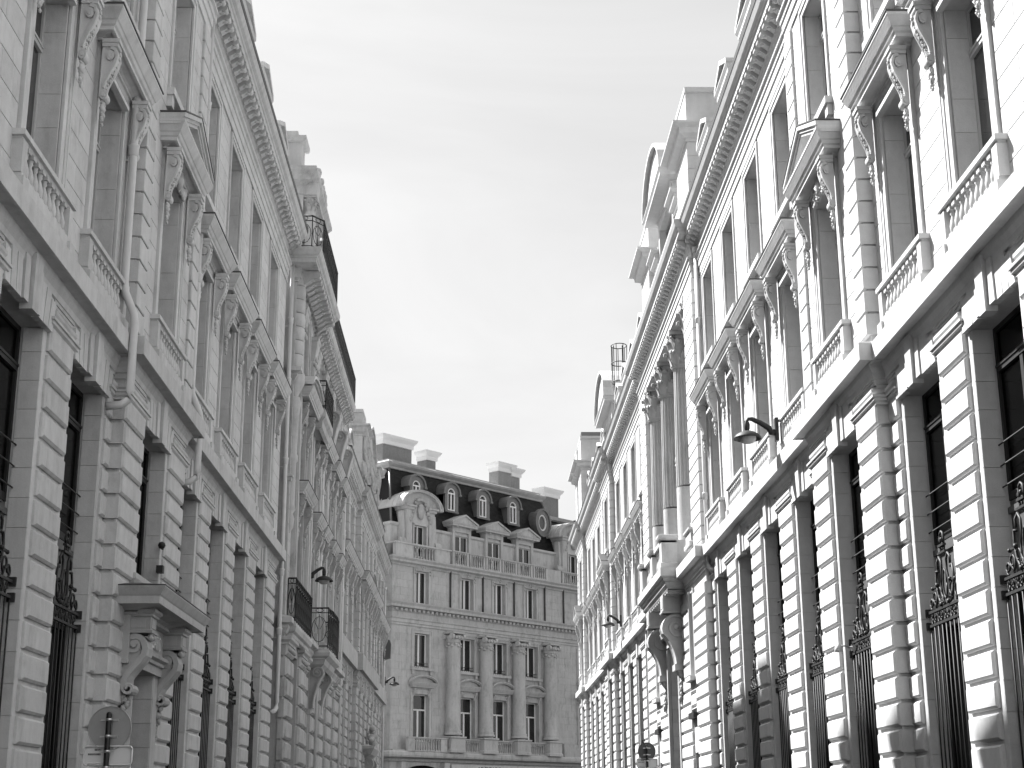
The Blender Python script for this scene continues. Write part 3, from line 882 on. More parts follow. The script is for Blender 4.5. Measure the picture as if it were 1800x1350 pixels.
def downpipe(B, y, n, ztop, zbot, rings, elbow=None):
    m = B.mb()
    pts = [(y, n, ztop), (y, n, zbot)]
    if elbow == 'out': pts = [(y, n, ztop), (y, n, 9.35), (y, n + .02, 9.2), (y, n + .17, 8.85), (y, n + .19, 8.7), (y, n + .19, zbot + .2), (y - .01, n + .17, zbot + .06), (y - .05, n + .08, zbot - .02), (y - .12, n - .12, zbot - .06)]
    if elbow == 'in': pts = [(y, n, ztop), (y, n, zbot + .25), (y - .02, n, zbot + .1), (y - .15, n - .03, zbot), (y - .3, n - .1, zbot - .04)]
    pipe_path(m, pts, .062, [(y, n, z) for z in rings])
    m.tube([(y, n, ztop - .05), (y, n, ztop + .12)], .095, 10)
    return B.part('downpipe', m, 'pipe')

# ==================================================================== RIGHT BUILDING
RB = Bld('stone_office_building', 'long sunlit limestone building with a column portico, filling the whole right side', 6.35, 47.2, 1, cat='building')
OPR = [10.85, 14.15, 17.45, 20.65, 24.43, 28.5, 31.95, 35.3, 38.7]
wing(RB, 5.0, 40.2, OPR, [(22.2, 26.66, 24.43)], {})
OPF = [94.4 - q for q in OPR[::-1] if q > 17] + [80.35, 83.7, 88.0]
wing(RB, 54.2, 90.4, OPF, [(67.74, 72.2, 69.97), (85.8, 90.3, 88.0)], dict(far=True))
m = RB.mb(); m.box(-40, 4.99, -.95, 0, 0, 17.9); m.box(-40, 90.4, -14, -.91, 0, 17.85); RB.part('wall', m)
# ---- portico
PC = 47.2; pa, pb = 40.2, 54.2
def portico(B):
    m = B.mb(); S = lambda d: (PC - d, PC + d)
    holes = [(PC - 1.2, PC + 1.2, 0, 6.7)]
    for s_ in (-1, 1):
        yc = PC + s_ * 4.2; holes += [(yc - .4, yc + .4, 5.35, 7.75), (yc - .45, yc + .45, 0, 4.2)]
    holes_core(m, pa, pb, -.9, .2, 0, 8.64, holes)
    for s_ in (-1, 1):
        a, b = (pa, 41.95) if s_ < 0 else (52.45, pb)
        m.box(a, b, -.9, .235, 8.64, 16.28)
        rustic(B, a - (.035 if s_ < 0 else 0), b + (.035 if s_ > 0 else 0), -.02, .295, 8.64, 16.25, mat=None, gap=.036, c=.010)
    up = [(PC + k * 3.3 - .73, PC + k * 3.3 + .73, 9.3, 12.1) for k in (-1, 0, 1)] + [(PC + k * 3.3 - .7, PC + k * 3.3 + .7, 13.6, 15.6) for k in (-1, 0, 1)]
    holes_core(m, 41.95, 52.45, -1.2, -.625, 8.6, 16.28, up); m.box(41.95, 52.45, -.7, .2, 8.6, 8.88)
    m.box(pa, pb, -.9, .25, 16.28, 17.9)
    B.part('wall', m, fix=False)
    ashlar(B, 41.97, 52.43, 8.9, 16.28, -.6, [(a - .3, b + .3, c - .4, d + .3) for a, b, c, d in up])
    for k in (-1, 0, 1):
        window_bay1(B, PC + k * 3.3, -.6, 9.3, 12.1, .73, 'pediment' if k == 0 else 'flat', hoodz=12.33, bal=True)
        add_window(B, PC + k * 3.3, -.92, .7, 13.6, 15.6, 15.0, 'paint')
    # rusticated strips of the ground storey
    for (a, b, z0, z1) in ((pa - .05, PC - 4.75, 1.1, 7.63), (PC - 3.7, PC - 1.32, 1.1, 7.63), (PC + 1.32, PC + 3.7, 1.1, 7.63), (PC + 4.75, pb + .05, 1.1, 7.63),
                           (PC - 4.75, PC - 3.7, 4.38, 5.25), (PC + 3.7, PC + 4.75, 4.38, 5.25)):
        st = B.put('pier', ('ppier', round(b - a, 2), z0, z1), lambda m: m.block(-(b - a) / 2 + .06, (b - a) / 2 - .06, -.03, .004, z0 - 1.1, z1 - .04, .002), None, (a + b) / 2, .2, 0)
        rustic(B, a, b, .18 if a > pa else 0, .265, z0, z1, parent=st)
    for s_ in (-1, 1):
        yc = PC + s_ * 4.2
        m = B.mb(); m.box(yc - .55, yc + .55, .18, .42, 5.22, 5.34); m.box(yc - .5, yc - .41, .2, .26, 5.34, 7.8); m.box(yc + .41, yc + .5, .2, .26, 5.34, 7.8)
        B.part('window_sill', m)
        add_window(B, yc, -.1, .4, 5.35, 7.75, None, 'dark_frame', 'glass_dark', False)
        m = B.mb(); m.box(yc - .52, yc + .52, .18, .36, 4.2, 4.36); m.box(yc - .45, yc + .45, -.15, -.1, 0, 4.2); B.part('side_door', m, 'dark_frame')
    # door surround
    m = B.mb()
    for s_ in (-1, 1): m.box(PC + s_ * 1.2 - .0 if s_ > 0 else PC - 1.38, PC + 1.38 if s_ > 0 else PC - 1.2, .0, .30, .1, 6.7)
    m.box(PC - 1.38, PC + 1.38, .0, .301, 6.7, 6.95); m.wrap(PC - 1.3, PC + 1.3, .2, .25, [(0, 6.95), (.2, 7.0), (.25, 7.15), (0, 7.18)])
    B.part('door_surround', m, 'carved')
    for zz in [0.2 + .42 * k for k in range(16)]:
        for s_ in (-1, 1): B.piece('jamb_stone', 'jd', lambda m: m.block(-.012, .012, -.62, .0, 0, .41, .003), None, PC + s_ * 1.19, .19, zz)
    m = B.mb(); m.box(PC - 1.2, PC + 1.2, -.55, -.45, 0, 6.7)
    for k in (-1, 1): m.box(PC + k * .6 - .45, PC + k * .6 + .45, -.45, -.4, .3, 2.4); m.box(PC + k * .6 - .45, PC + k * .6 + .45, -.45, -.4, 2.6, 4.6)
    B.part('entrance_door', m, 'dark_frame')
    # great consoles
    for yc in (PC - 1.92, PC + 1.92):
        m = B.mb(); m.box(yc - .31, yc + .31, .15, .80, 7.47, 7.95)
        m.wrap(yc - .31, yc + .31, .15, .80, [(0, 7.40), (.03, 7.42), (.03, 7.47), (0, 7.475)]); m.box(yc - .18, yc + .18, .8, .815, 7.55, 7.87)
        q = B.part('console', m, 'carved')
        m = B.mb(); volute_console(m, yc - .28, yc + .28, .15, .83, .44, 7.40, 5.9, .42); B.part('volute', m, 'carved', q)
        m = B.mb(); m.box(yc - .31, yc + .31, .15, .50, 5.72, 5.9)
        m.prism([(.15, 5.72), (.42, 5.72), (.36, 5.6), (.2, 5.42), (.15, 5.40)], yc - .22, yc + .22)
        random.seed(3)
        for k in range(22): m.blob((yc + random.uniform(-.16, .16), .24 + random.uniform(0, .08), 5.45 - .7 * k / 22), random.uniform(.05, .1), 6, (1, .7, 1))
        B.part('leaf_drop', m, 'carved', q)
    # balcony
    m = B.mb()
    m.wrap(PC - 3.0, PC + 3.0, .1, .70, [(0, 7.95), (.05, 7.97), (.05, 8.05), (.12, 8.12), (.12, 8.2), (.18, 8.24), (.18, 8.30), (.27, 8.36), (.27, 8.60), (0, 8.64)])
    m.box(PC - 3.05, PC + 3.05, .1, .75, 7.96, 8.0)
    for k in range(14): m.box(PC - 2.9 + k * .43, PC - 2.7 + k * .43, .2, .74, 7.9, 7.97)
    bc = B.part('balcony', m, 'carved'); bc['_l'] = (0, 0, 0)
    m = B.mb()
    for a, b, na, nb in ((PC - 2.95, PC - 2.45, .42, .88), (PC + 2.45, PC + 2.95, .42, .88), (PC - .3, PC + .3, .5, .86)):
        m.box(a, b, na, nb, 8.62, 9.46); m.wrap(a, b, na, nb, [(0, 8.62), (.04, 8.63), (.04, 8.78), (0, 8.82)])
        m.wrap(a, b, na - .05, nb, [(0, 9.46), (.06, 9.50), (.09, 9.56), (.09, 9.62), (0, 9.64)]); m.box(a, b, na, nb, 9.4, 9.64)
    for a, b in ((PC - 2.45, PC - .3), (PC + .3, PC + 2.45)): m.box(a, b, .55, .82, 9.46, 9.58); m.box(a, b, .55, .82, 8.62, 8.76)
    for s_ in (-1, 1): m.box(PC + s_ * 2.7 - .12, PC + s_ * 2.7 + .12, .1, .42, 8.62, 9.5)
    br = B.part('balustrade', m, 'carved', bc)
    for s_ in (-1, 1):
        for k in range(8): B.piece('baluster', 'bp', t_baluster(.7, .075), 'carved', PC + s_ * (.52 + k * .245), .68, 8.76)
    # columns
    for d in (-4.9, -1.72, 1.72, 4.9):
        def colf(m):
            fl = lambda a, z: (1.0 - .09 * max(0.0, math.cos(a * 20)) ** .7) if z > 11.3 - 9.5 + .02 else 1.0
            m.box(-.50, .50, -.50, .50, -.62, -.12)
            m.lathe(0, 0, [(.48, -.12), (.50, -.07), (.48, -.02), (.42, 0), (.41, .03), (.45, .06), (.43, .11), (.375, .14)], 32)
            m.lathe(0, 0, [(.37, .14), (.365, 1.8)], 48)
            m.lathe(0, 0, [(.365, 1.85), (.36, 3.0), (.345, 4.4), (.33, 5.60)], 200, True, fl)
            m.lathe(0, 0, [(.33, 5.58), (.39, 5.62), (.39, 5.67), (.34, 5.70)], 32)
        cl = B.put('column', 'col', colf, 'carved', PC + d, -.17, 9.5)
        B.put('capital', 'colcap', lambda m: capital(m, 0, 0, 0, .385, 1.12, 16), 'carved', PC + d, -.17, 9.5 + 5.67, cl)
        B.put('pedestal', 'colped', lambda m: m.wrap(-.52, .52, -.6, .52, [(0, 0), (.05, 0), (.05, .12), (0, .16), (0, .42), (.06, .46), (.06, .52), (-.3, .52)]), 'carved', PC + d, -.17, 8.88, cl)
    sp = string_prof(8.2, 8.64); ep = ent_prof(16.28, 16.86, 17.12); c1, c2 = cornice_prof(17.12, 17.86, .55)
    m = B.mb(); m.wrap(pa, pb, -.05, .2, [(n, z + .003) for n, z in sp]); B.part('string_course', m)
    m = B.mb(); m.wrap(pa, pb, -.05, .25, [(n, z + .003) for n, z in ep]); m.box(41.95, 52.45, -.9, .249, 16.27, 16.3); B.part('architrave_band', m)
    m = B.mb(); m.wrap(pa, pb, -.05, .25, [(n, z + .003) for n, z in c1 + c2]); B.part('cornice', m)
    for i in range(39): B.piece('modillion', ('md', .55), t_modillion(.18, .30, .17), None, pa + 14 * (i + .5) / 39, .25 + .115, 17.86 - .42 - .215)
    for k in range(2):
        for y_ in (PC - 5.9 + .5, ): pass
portico(RB)
# ---- attic storeys on the roof
def attic_block(B, y0, y1, n0, n1, z0, zc, zt, p=.46, mat=None, joints=True):
    m = B.mb(); m.box(y0, y1, n0, n1, z0, zt - .14)
    m.wrap(y0, y1, n0, n1, [(0, zc - .5), (.05, zc - .48), (.05, zc - .40), (p * .55, zc - .30), (p * .6, zc - .14), (p, zc - .06), (p, zc), (0, zc + .05)])
    m.wrap(y0, y1, n0, n1 - .05, [(0, zt - .16), (.08, zt - .15), (.08, zt), (0, zt + .01)]); m.box(y0, y1, n0, n1 - .05, zt - .16, zt + .008)
    o = B.part('attic_block', m, mat)
    if joints:
        z = z0
        k = 0
        while z < zc - .6:
            h = .42
            B.piece('attic_stone', ('as', round(y1 - y0, 2), h, round(n1 - n0, 2)), lambda m: m.block(-(y1 - y0) / 2 - .014, (y1 - y0) / 2 + .014, n0 - n1, .016, 0, h - .02, .005), mat, (y0 + y1) / 2, n1, z)
            z += h
    return o
attic_block(RB, 41.0, 43.3, -1.6, .12, 17.9, 21.35, 22.62)
attic_block(RB, 51.3, 53.6, -1.6, .12, 17.9, 21.35, 22.62)
m = RB.mb(); m.box(43.3, 51.3, -1.3, -.45, 17.9, 20.6); m.wrap(43.3, 51.3, -1.3, -.45, [(0, 20.3), (.1, 20.33), (.2, 20.5), (.2, 20.6), (0, 20.62)]); RB.part('attic_wall', m)
dormer(RB, 47.2, .02, 17.9, 1.9, 3.55, 1.7, 'arch', prj=.5)
attic_block(RB, 44.0, 45.0, -1.0, .0, 17.9, 20.6, 20.75, p=.3, joints=False); attic_block(RB, 49.4, 50.4, -1.0, .0, 17.9, 20.6, 20.75, p=.3, joints=False)
mansard(RB, 5.0, 90.3, 17.9, -.55, -2.2, 2.1)
for q in (10.85, 14.15, 17.45, 20.65, 28.5, 31.95, 35.3, 38.7, 55.7, 59.1, 62.45, 65.6, 73.75, 76.95, 80.35, 83.7): dormer(RB, q, -.15, 17.9, .74, 1.75, 1.3, 'pediment')
dormer(RB, 69.97, .1, 17.9, 2.3, 2.15, 1.6, 'arch', prj=.42)
attic_block(RB, 84.9, 87.2, -1.2, .35, 17.9, 21.3, 22.8); attic_block(RB, 88.4, 89.6, -1.2, .35, 17.9, 21.3, 22.8)
m = RB.mb(); m.box(85.1, 87.0, -1.1, .3, 22.8, 23.1); RB.part('attic_cap', m, 'zinc')
m = RB.mb(); m.box(87.2, 88.4, -1.2, .2, 17.9, 20.9); RB.part('attic_wall', m)
downpipe(RB, 39.98, .16, 17.0, 7.9, (14.9, 9.9), 'in')
downpipe(RB, 54.42, .16, 17.0, 1.5, (14.9, 9.9, 6.0)); downpipe(RB, 72.4, .16, 17.0, 1.5, (13.9, 9.9))
# roof guard rail and the caged ladder
m = RB.mb()
for z in (20.75, 21.15): m.tube([(12, -1.5, z), (40.9, -1.5, z)], .022, 5)
for k in range(20): m.tube([(12 + k * 1.5, -1.5, 20.0), (12 + k * 1.5, -1.5, 21.15)], .018, 5)
RB.part('roof_rail', m, 'iron', fix=False)
m = RB.mb()
for z in (20.6, 21.5, 22.35): m.tube([(66 + .42 * math.cos(a), -.15 + .36 * math.sin(a), z) for a in [2 * PI * k / 14 for k in range(15)]], .022, 5)
for k in range(7): a = 2 * PI * k / 7; m.tube([(66 + .42 * math.cos(a), -.15 + .36 * math.sin(a), 20.3), (66 + .42 * math.cos(a), -.15 + .36 * math.sin(a), 22.35)], .018, 5)
for s_ in (-.2, .2): m.tube([(66.4, -.15 + s_, 19.4), (66.4, -.15 + s_, 22.5)], .022, 5)
RB.part('ladder_cage', m, 'iron', fix=False)
RB.flush()

# ==================================================================== LEFT NEAR BUILDING
LB = Bld('stone_office_building', 'shaded limestone building on the left nearest the camera, with the scroll-bracketed newspaper doorway', -5.5, 24.0, -1, stone='stone_l')
OPL = [10.9, 14.15, 17.45, 20.6, 24.25, 28.35, 31.6, 34.8, 38.1]
wing(LB, 5.0, 40.75, OPL, [(21.95, 26.55, 24.25)], dict(skip_ground=(24.25,)))
m = LB.mb(); m.box(-40, 4.99, -.95, 0, 0, 17.9); m.box(-40, 40.7, -14, -.91, 0, 17.85); LB.part('wall', m)
mansard(LB, 5.0, 40.7, 17.9, -.55, -2.2, 1.5)
for q in (10.9, 14.15, 17.45, 20.6, 28.35, 31.6, 34.8, 38.1): dormer(LB, q, -.02, 17.9, .74, 1.30, 1.2, 'pediment')
downpipe(LB, 21.52, .19, 17.0, 7.45, (15.1, 11.5), 'out')
downpipe(LB, 27.25, .16, 17.0, 7.55, (15.1, 11.5), 'out')
downpipe(LB, 40.95, .18, 17.2, 4.3, (15.2, 13.4, 11.1, 8.0, 6.4), 'in')
# ---- doorway with the newspaper name
def portal(B):
    yc = 24.05; n0 = .2; m = B.mb()
    m.box(yc - 1.45, yc + 1.45, -.2, n0 + .16, 3.80, 4.55)
    for s_ in (-1, 1): m.box(yc - 1.1 if s_ < 0 else yc + .72, yc - .72 if s_ < 0 else yc + 1.1, -.2, n0 + .10, 0, 3.80)
    m.box(yc - .72, yc + .72, -.45, -.2, 3.75, 4.4)
    m.wrap(yc - .9, yc + .9, n0 + .1, n0 + .16, [(0, 3.93), (.05, 3.94), (.05, 3.99), (.11, 4.02), (.11, 4.07), (0, 4.09)])
    pt = B.part('portal', m, 'carved'); pt['_l'] = (0, 0, 0)
    m = B.mb(); m.wrap(yc - 1.4, yc + 1.4, n0, n0 + .18, [(0, 4.50), (.08, 4.52), (.08, 4.57), (.16, 4.60), (.44, 4.64), (.44, 4.62), (.48, 4.62), (.48, 4.73), (.50, 4.75), (.565, 4.85), (.565, 4.87), (0, 4.98)])
    B.part('door_hood', m, 'carved', pt)
    m = B.mb(); m.wrap(yc - 1.4, yc + 1.4, n0, n0 + .18, [(.565, 4.872), (.575, 4.872), (.575, 4.885), (0, 4.992)]); B.part('lead_capping', m, 'lead', pt)
    for k in (-1, 1):
        c = yc + k * 1.2; m = B.mb()
        m.box(c - .21, c + .21, n0, n0 + .45, 4.28, 4.52)
        m.wrap(c - .21, c + .21, n0, n0 + .45, [(0, 4.48), (.03, 4.49), (.03, 4.52), (.07, 4.55), (.07, 4.59), (0, 4.60)])
        m.wrap(c - .21, c + .21, n0, n0 + .45, [(0, 4.24), (.03, 4.245), (.03, 4.28), (0, 4.29)])
        for j in range(9): m.box(c - .21 + j * .048, c - .19 + j * .048, n0 + .45, n0 + .49, 4.60, 4.635)
        for j in range(7): m.box(c - .25, c - .21, n0 + .06 + j * .06, n0 + .09 + j * .06, 4.60, 4.635)
        m.box(c - .15, c + .15, n0 + .45, n0 + .462, 4.32, 4.45); m.box(c - .219, c - .21, n0 + .08, n0 + .38, 4.32, 4.45)
        co = B.part('console', m, 'carved', pt)
        m = B.mb(); z0, z1 = 2.9, 4.05
        # S shaped scroll: volute turning towards the wall, swept stem, small foot volute
        path = []
        for i in range(26):
            t = i / 25; a = PI * 3.1 - t * PI * 3.0; r = .03 + .115 * t; path.append((n0 + .22 + r * math.cos(a), 4.07 + r * math.sin(a)))
        for (dn, dz) in ((.385, 4.02), (.37, 3.93), (.30, 3.83), (.22, 3.74), (.15, 3.65), (.10, 3.55), (.085, 3.46)): path.append((n0 + dn, dz))
        for i in range(14):
            t = i / 13; a = PI * .95 + t * PI * 2.2; r = .085 - .06 * t; path.append((n0 + .17 + r * math.cos(a), 3.44 + r * math.sin(a)))
        m.strip(path, c - .2, c + .2, lambda t: .05 if t < .45 else (.085 if t < .70 else .04))
        m.prism([(n0, 4.24), (n0 + .2, 4.22), (n0 + .30, 4.10), (n0 + .33, 3.98), (n0 + .25, 3.82), (n0 + .15, 3.68), (n0 + .07, 3.56), (n0 + .06, 3.42), (n0, 3.4)], c - .17, c + .17)
        for s_ in (-1, 1): m.ycyl(c + (s_ * .2 if s_ > 0 else -.215), c + (.215 if s_ > 0 else -.2), n0 + .22, 4.07, .04, 10)
        B.part('volute', m, 'carved', co)
        m = B.mb(); random.seed(5 + k)
        for j in range(30): t = j / 30; m.blob((c + random.uniform(-.12, .12) * (1 - t * .7), n0 + .07 + random.uniform(0, .08) * (1 - t), 3.34 - .55 * t), random.uniform(.035, .07) * (1 - t * .4), 6, (1, .8, 1.1))
        for j in range(6): m.blob((c + .1 * math.cos(j), n0 + .43, 4.2 + .04 * math.sin(j * 2)), .045, 6)
        B.part('leaf_drop', m, 'carved', co)
    # door in a deep recess
    m = B.mb(); m.box(yc - .72, yc + .72, -.5, -.42, 0, 3.8); m.box(yc - .6, yc - .06, -.42, -.38, .3, 2.2); m.box(yc + .06, yc + .6, -.42, -.38, .3, 2.2); B.part('door', m, 'dark_frame')
    for zz in [.06 + COURSE * j for j in range(10)]:
        for s_ in (-1, 1): B.piece('jamb_stone', 'jp', lambda m: m.block(-.012, .012, -.6, .0, 0, COURSE - .01, .003), None, yc + s_ * .71, n0 + .09, zz)
    # lettering
    cu = bpy.data.curves.new('lettering', 'FONT'); cu.body = 'LE FIGARO'; cu.size = .31; cu.extrude = .025; cu.align_x = 'CENTER'; cu.space_character = 1.05
    to = bpy.data.objects.new('t', cu); COL.objects.link(to); bpy.context.view_layer.update()
    me = bpy.data.meshes.new_from_object(to); bpy.data.objects.remove(to); me.materials.clear(); me.materials.append(M['white'])
    l = B.loc_of(24.02, n0 + .19, 4.17)
    o = link('lettering', me, B.root, l); o.rotation_euler = (PI / 2, 0, 0); o.scale = (.80, 1, 1); o['label'] = 'raised white letters reading LE FIGARO over the door'
    # wall above the hood and two small cameras on the reveal
    m = B.mb(); m.box(yc - .72, yc + .9, -.3, n0 - .02, 4.9, 5.05); m.wrap(yc - .9, yc + 1.1, -.2, n0 - .05, [(0, 5.0), (.1, 5.02), (.16, 5.12), (.16, 5.2), (0, 5.24)]); B.part('window_sill', m, 'carved')
    add_window(B, 24.25, n0 - .32, .9, 5.2, 7.6, 7.05, 'dark_frame', 'glass_dark', True)
    m = B.mb(); m.box(yc - .72, yc + .72, -.4, -.1, 4.5, 5.2); B.part('wall', m)
portal(LB)
LB.flush()
for k, zz in enumerate((5.95, 5.55)):
    m = MB(1, 0); m.box(-.03, .03, 0, .03, -.04, .04); m.tube([(0, 0, 0), (-.14, .03, -.02)], .015, 5)
    if k == 0: m.blob((-.19, .04, 0), .065, 8)
    else: m.box(-.25, -.12, -.02, .09, -.06, .06)
    o = link('security_camera', m.mesh('security_camera', 'iron'), None, (-5.27, 25.10, zz), PI / 2)
    tag(o, ('small black dome camera on the window reveal above the newspaper doorway' if k == 0 else 'small black box camera under the dome camera above the newspaper doorway'), 'camera')
# ==================================================================== LEFT MIDDLE BUILDING (ornate, iron balconies)
MBd = Bld('ornate_apartment_building', 'narrow ornate stone building with iron balconies, second on the left side', -5.3, 49.5, -1, stone='stone_o')
def ornate(B):
    ya, ym, yb = 41.28, 46.0, 58.0
    m = B.mb()
    opsA = [43.65]; opsB = [47.9, 50.1, 52.9, 55.7]
    gA = [(q - .8, q + .8, 0, 6.0) for q in opsA]; gB = [(q - .6, q + .6, 0, 6.0) for q in opsB]
    fl = [(7.0, 10.2), (10.9, 13.0), (14.0, 16.2)]
    U = lambda ops, w: [(q - w, q + w, a, b) for q in ops for a, b in fl]
    holes_core(m, ya, ym, -.9, .078, 0, 6.4, gA); holes_core(m, ym, yb, -.9, -.002, 0, 6.4, gB)
    holes_core(m, ya, ym, -.9, .060, 6.4, 16.6, U(opsA, .7)); holes_core(m, ym, yb, -.9, -.020, 6.4, 16.6, U(opsB, .55))
    m.box(ya, ym, -.9, .08, 16.6, 17.3); m.box(ym, yb, -.9, 0, 16.6, 17.3); m.box(ya, yb, -12, -.91, 0, 17.3)
    B.part('wall', m, fix=False)
    for (a, b, n, ops, w) in ((ya, ym, .08, opsA, .7), (ym, yb, 0, opsB, .55)):
        ashlar(B, a + .01, b - .01, 6.9, 16.6, n, [(q - w - .2, q + w + .2, c - .1, d + .2) for q in ops for c, d in fl], ln=1.3, course=.42)
        e = [a] + [v for q in ops for v in (q - (.8 if n else .6), q + (.8 if n else .6))] + [b]
        for i in range(0, len(e), 2):
            p, q = e[i] + (.0 if i == 0 and not n else .08), e[i + 1] - .08
            if i == 0 and n: p = a - .06
            if q - p < .2: continue
            st = B.put('pier', ('opier', round(q - p, 2), n), lambda m: m.block(-(q - p) / 2 + .04, (q - p) / 2 - .04, -.02, .012, 0, 6.35, .01), None, (p + q) / 2, n, 0)
            rustic(B, p, q, -.02, n + .12, .9, 6.3, parent=st, gap=.07, course=.55, c=.06)
            B.put('pier_cap', ('ocap', round(q - p, 2), n), lambda m: (m.wrap(-(q - p) / 2, (q - p) / 2, -.1, .1, [(0, 0), (.05, 0), (.05, .06), (.12, .12), (.12, .2), (0, .22)]), [m.blob((-(q - p) / 2 + .1 + j * .16, .14, -.12), .07, 6) for j in range(int((q - p) / .16))]), 'carved', (p + q) / 2, n, 6.1)
        for q in ops:
            add_window(B, q, n - .4, .8 if n else .6, 1.0, 6.0, 4.9, 'dark_frame', 'glass_dark')
            for j, (c, d) in enumerate(fl):
                add_window(B, q, n - .34, w, c, d, c + (d - c) * .76, 'dark_frame' if j < 1 else 'paint')
                B.put('architrave', ('oa', w, round(d - c, 2)), lambda m: [(m.box(w if s_ > 0 else -w - .16, w + .16 if s_ > 0 else -w, -.03, .05, 0, d - c + .16), m.box(w + .12 if s_ > 0 else -w - .22, w + .22 if s_ > 0 else -w - .12, -.03, .09, 0, d - c + .2)) for s_ in (-1, 1)] + [m.box(-w, w, -.03, .05, d - c, d - c + .16)], None, q, n, c)
                if j > 0: B.put('window_sill', ('osl', w), lambda m: m.box(-w - .25, w + .25, -.02, .16, -.16, -.02), None, q, n, c)
            # heavy broken hoods on paired consoles with carved masks
            hood(B, q, n, 12.95 + .3, hw=.62 if not n else 1.15, p=.5, kind='arch' if n else 'flat')
            for s_ in (-1, 1):
                B.put('bracket', 'bk', t_bracket, 'carved', q + s_ * (w + .18), n + .05, 11.95)
                B.put('bracket', 'bk', t_bracket, 'carved', q + s_ * (w + .18), n + .05, 9.2)
            B.put('mask_carving', ('mk', bool(n)), lambda m: [m.blob((random.uniform(-.5, .5), .08, random.uniform(-.3, .25)), random.uniform(.06, .13), 6, (1, .8, 1)) for _ in range(22)], 'carved', q, n, 13.2)
            hood(B, q, n, 10.45, hw=.55 if not n else 1.0, p=.4, kind='flat')
    # pilasters
    for y_, n in ((46.6, 0), (49.0, 0), (51.5, 0), (54.3, 0), (57.3, 0), (42.2, .08), (45.3, .08)):
        B.put('pilaster', ('pil', n), lambda m: (m.box(-.24, .24, -.02, .12, 0, 9.1), m.box(-.17, .17, .12, .15, .6, 8.2), m.wrap(-.24, .24, -.02, .12, [(0, 0), (.07, 0), (.07, .3), (0, .36)]),
                                             m.wrap(-.24, .24, -.02, .12, [(0, 8.3), (.05, 8.4), (.12, 8.8), (.12, 8.9), (.16, 8.95), (.16, 9.05), (0, 9.1)])), None, y_, n, 6.95)
        B.put('capital', 'pilcap', lambda m: ([m.blob((-.18 + .09 * j, .17, 8.2 + .22 * (j % 2)), .075, 6) for j in range(5)], [m.blob((s_ * .22, .16, 8.72), .09, 6) for s_ in (-1, 1)]), 'carved', y_, n, 6.95)
    # string courses
    for (z, p, h) in ((6.4, .3, .5), (10.62, .12, .2), (13.55, .34, .4)):
        m = B.mb(); pr = [(0, z), (.05, z), (p * .5, z + h * .3), (p * .5, z + h * .45), (p, z + h * .55), (p, z + h * .85), (0, z + h)]
        m.wrap(ya, ym, -.1, .08, [(a * .7, b + .003) for a, b in pr]); m.prism([(-.05, z)] + pr + [(-.05, z + h)], ym, yb)
        B.part('string_course', m)
    for y_ in (48.95, 51.5, 54.3, 57.2):
        m = B.mb(); volute_console(m, y_ - .3, y_ + .3, -.02, .50, .2, 15.3, 12.9, .24); B.part('carved_console', m, 'carved')
    # corner quoin column of round drums
    for j in range(7): B.piece('column_drum', 'drum', lambda m: m.lathe(0, 0, [(.22, 0), (.255, .03), (.26, .2), (.255, .37), (.22, .40)], 16), None, ya + .28, .06, 13.95 + .415 * j)
    m = B.mb(); m.lathe(ya + .28, .06, [(.24, 16.85), (.30, 16.9), (.30, 17.0), (.26, 17.05)], 16); B.part('column_cap', m); m = B.mb(); m.lathe(ya + .28, .06, [(.12, 13.1), (.2, 13.3), (.30, 13.5), (.31, 13.6), (.26, 13.9)], 16); B.part('column_base', m)
    # lower corner: tapering stem with a hanging boss
    m = B.mb(); m.lathe(ya + .26, .05, [(.05, 9.2), (.13, 9.35), (.16, 9.6), (.11, 9.75), (.18, 9.85), (.15, 10.0), (.16, 11.2), (.2, 11.25), (.2, 11.4), (.17, 11.45), (.19, 12.6), (.25, 12.95), (.2, 13.1)], 14); B.part('corner_stem', m, 'carved')
    # main cornice with big scroll modillions
    c1, c2 = cornice_prof(16.5, 17.32, .75)
    m = B.mb(); m.wrap(ya, ym, -.1, .08, [(n * 1.0, z + .003) for n, z in c1 + c2]); B.part('cornice', m)
    c1, c2 = cornice_prof(16.5, 17.32, .47)
    m = B.mb(); m.prism([(-.05, 16.5)] + c1 + c2 + [(-.05, 17.36)], ym, yb); B.part('cornice', m)
    for j in range(11): B.piece('modillion', 'omd', t_modillion(.24, .50, .34), 'carved', ya + .25 + j * .43, .22, 16.5)
    for j in range(28): B.piece('modillion', 'omd2', t_modillion(.22, .32, .32), 'carved', ym + .2 + j * .43, .1, 16.5)
    # balconies
    q = B.mb(); q.wrap(41.75, 45.6, .0, .16, [(0, 6.3), (.1, 6.35), (.1, 6.45), (.17, 6.5), (.2, 6.62), (.17, 6.74), (0, 6.76)]); sl = B.part('balcony', q, 'carved'); sl['_l'] = (0, 0, 0)
    railing(B, 'balcony_railing', [(41.6, .1), (41.6, .31), (45.75, .31), (45.75, .1)], 6.76, 7.95, sl)
    q = B.mb(); q.wrap(48.5, 51.6, -.05, .36, [(0, 6.15), (.1, 6.25), (.15, 6.4), (.28, 6.5), (.30, 6.6), (.25, 6.7), (0, 6.72)]); q.box(48.3, 51.8, -.05, .5, 6.4, 6.705)
    for s_ in (48.7, 51.4): volute_console(q, s_ - .2, s_ + .2, 0, .45, .15, 6.2, 4.9, .2)
    sl = B.part('balcony', q, 'carved'); sl['_l'] = (0, 0, 0)
    railing(B, 'balcony_railing', [(48.2, .02), (48.2, .58), (49.3, .64), (50.8, .64), (51.9, .58), (51.9, .02)], 6.72, 8.0, sl)
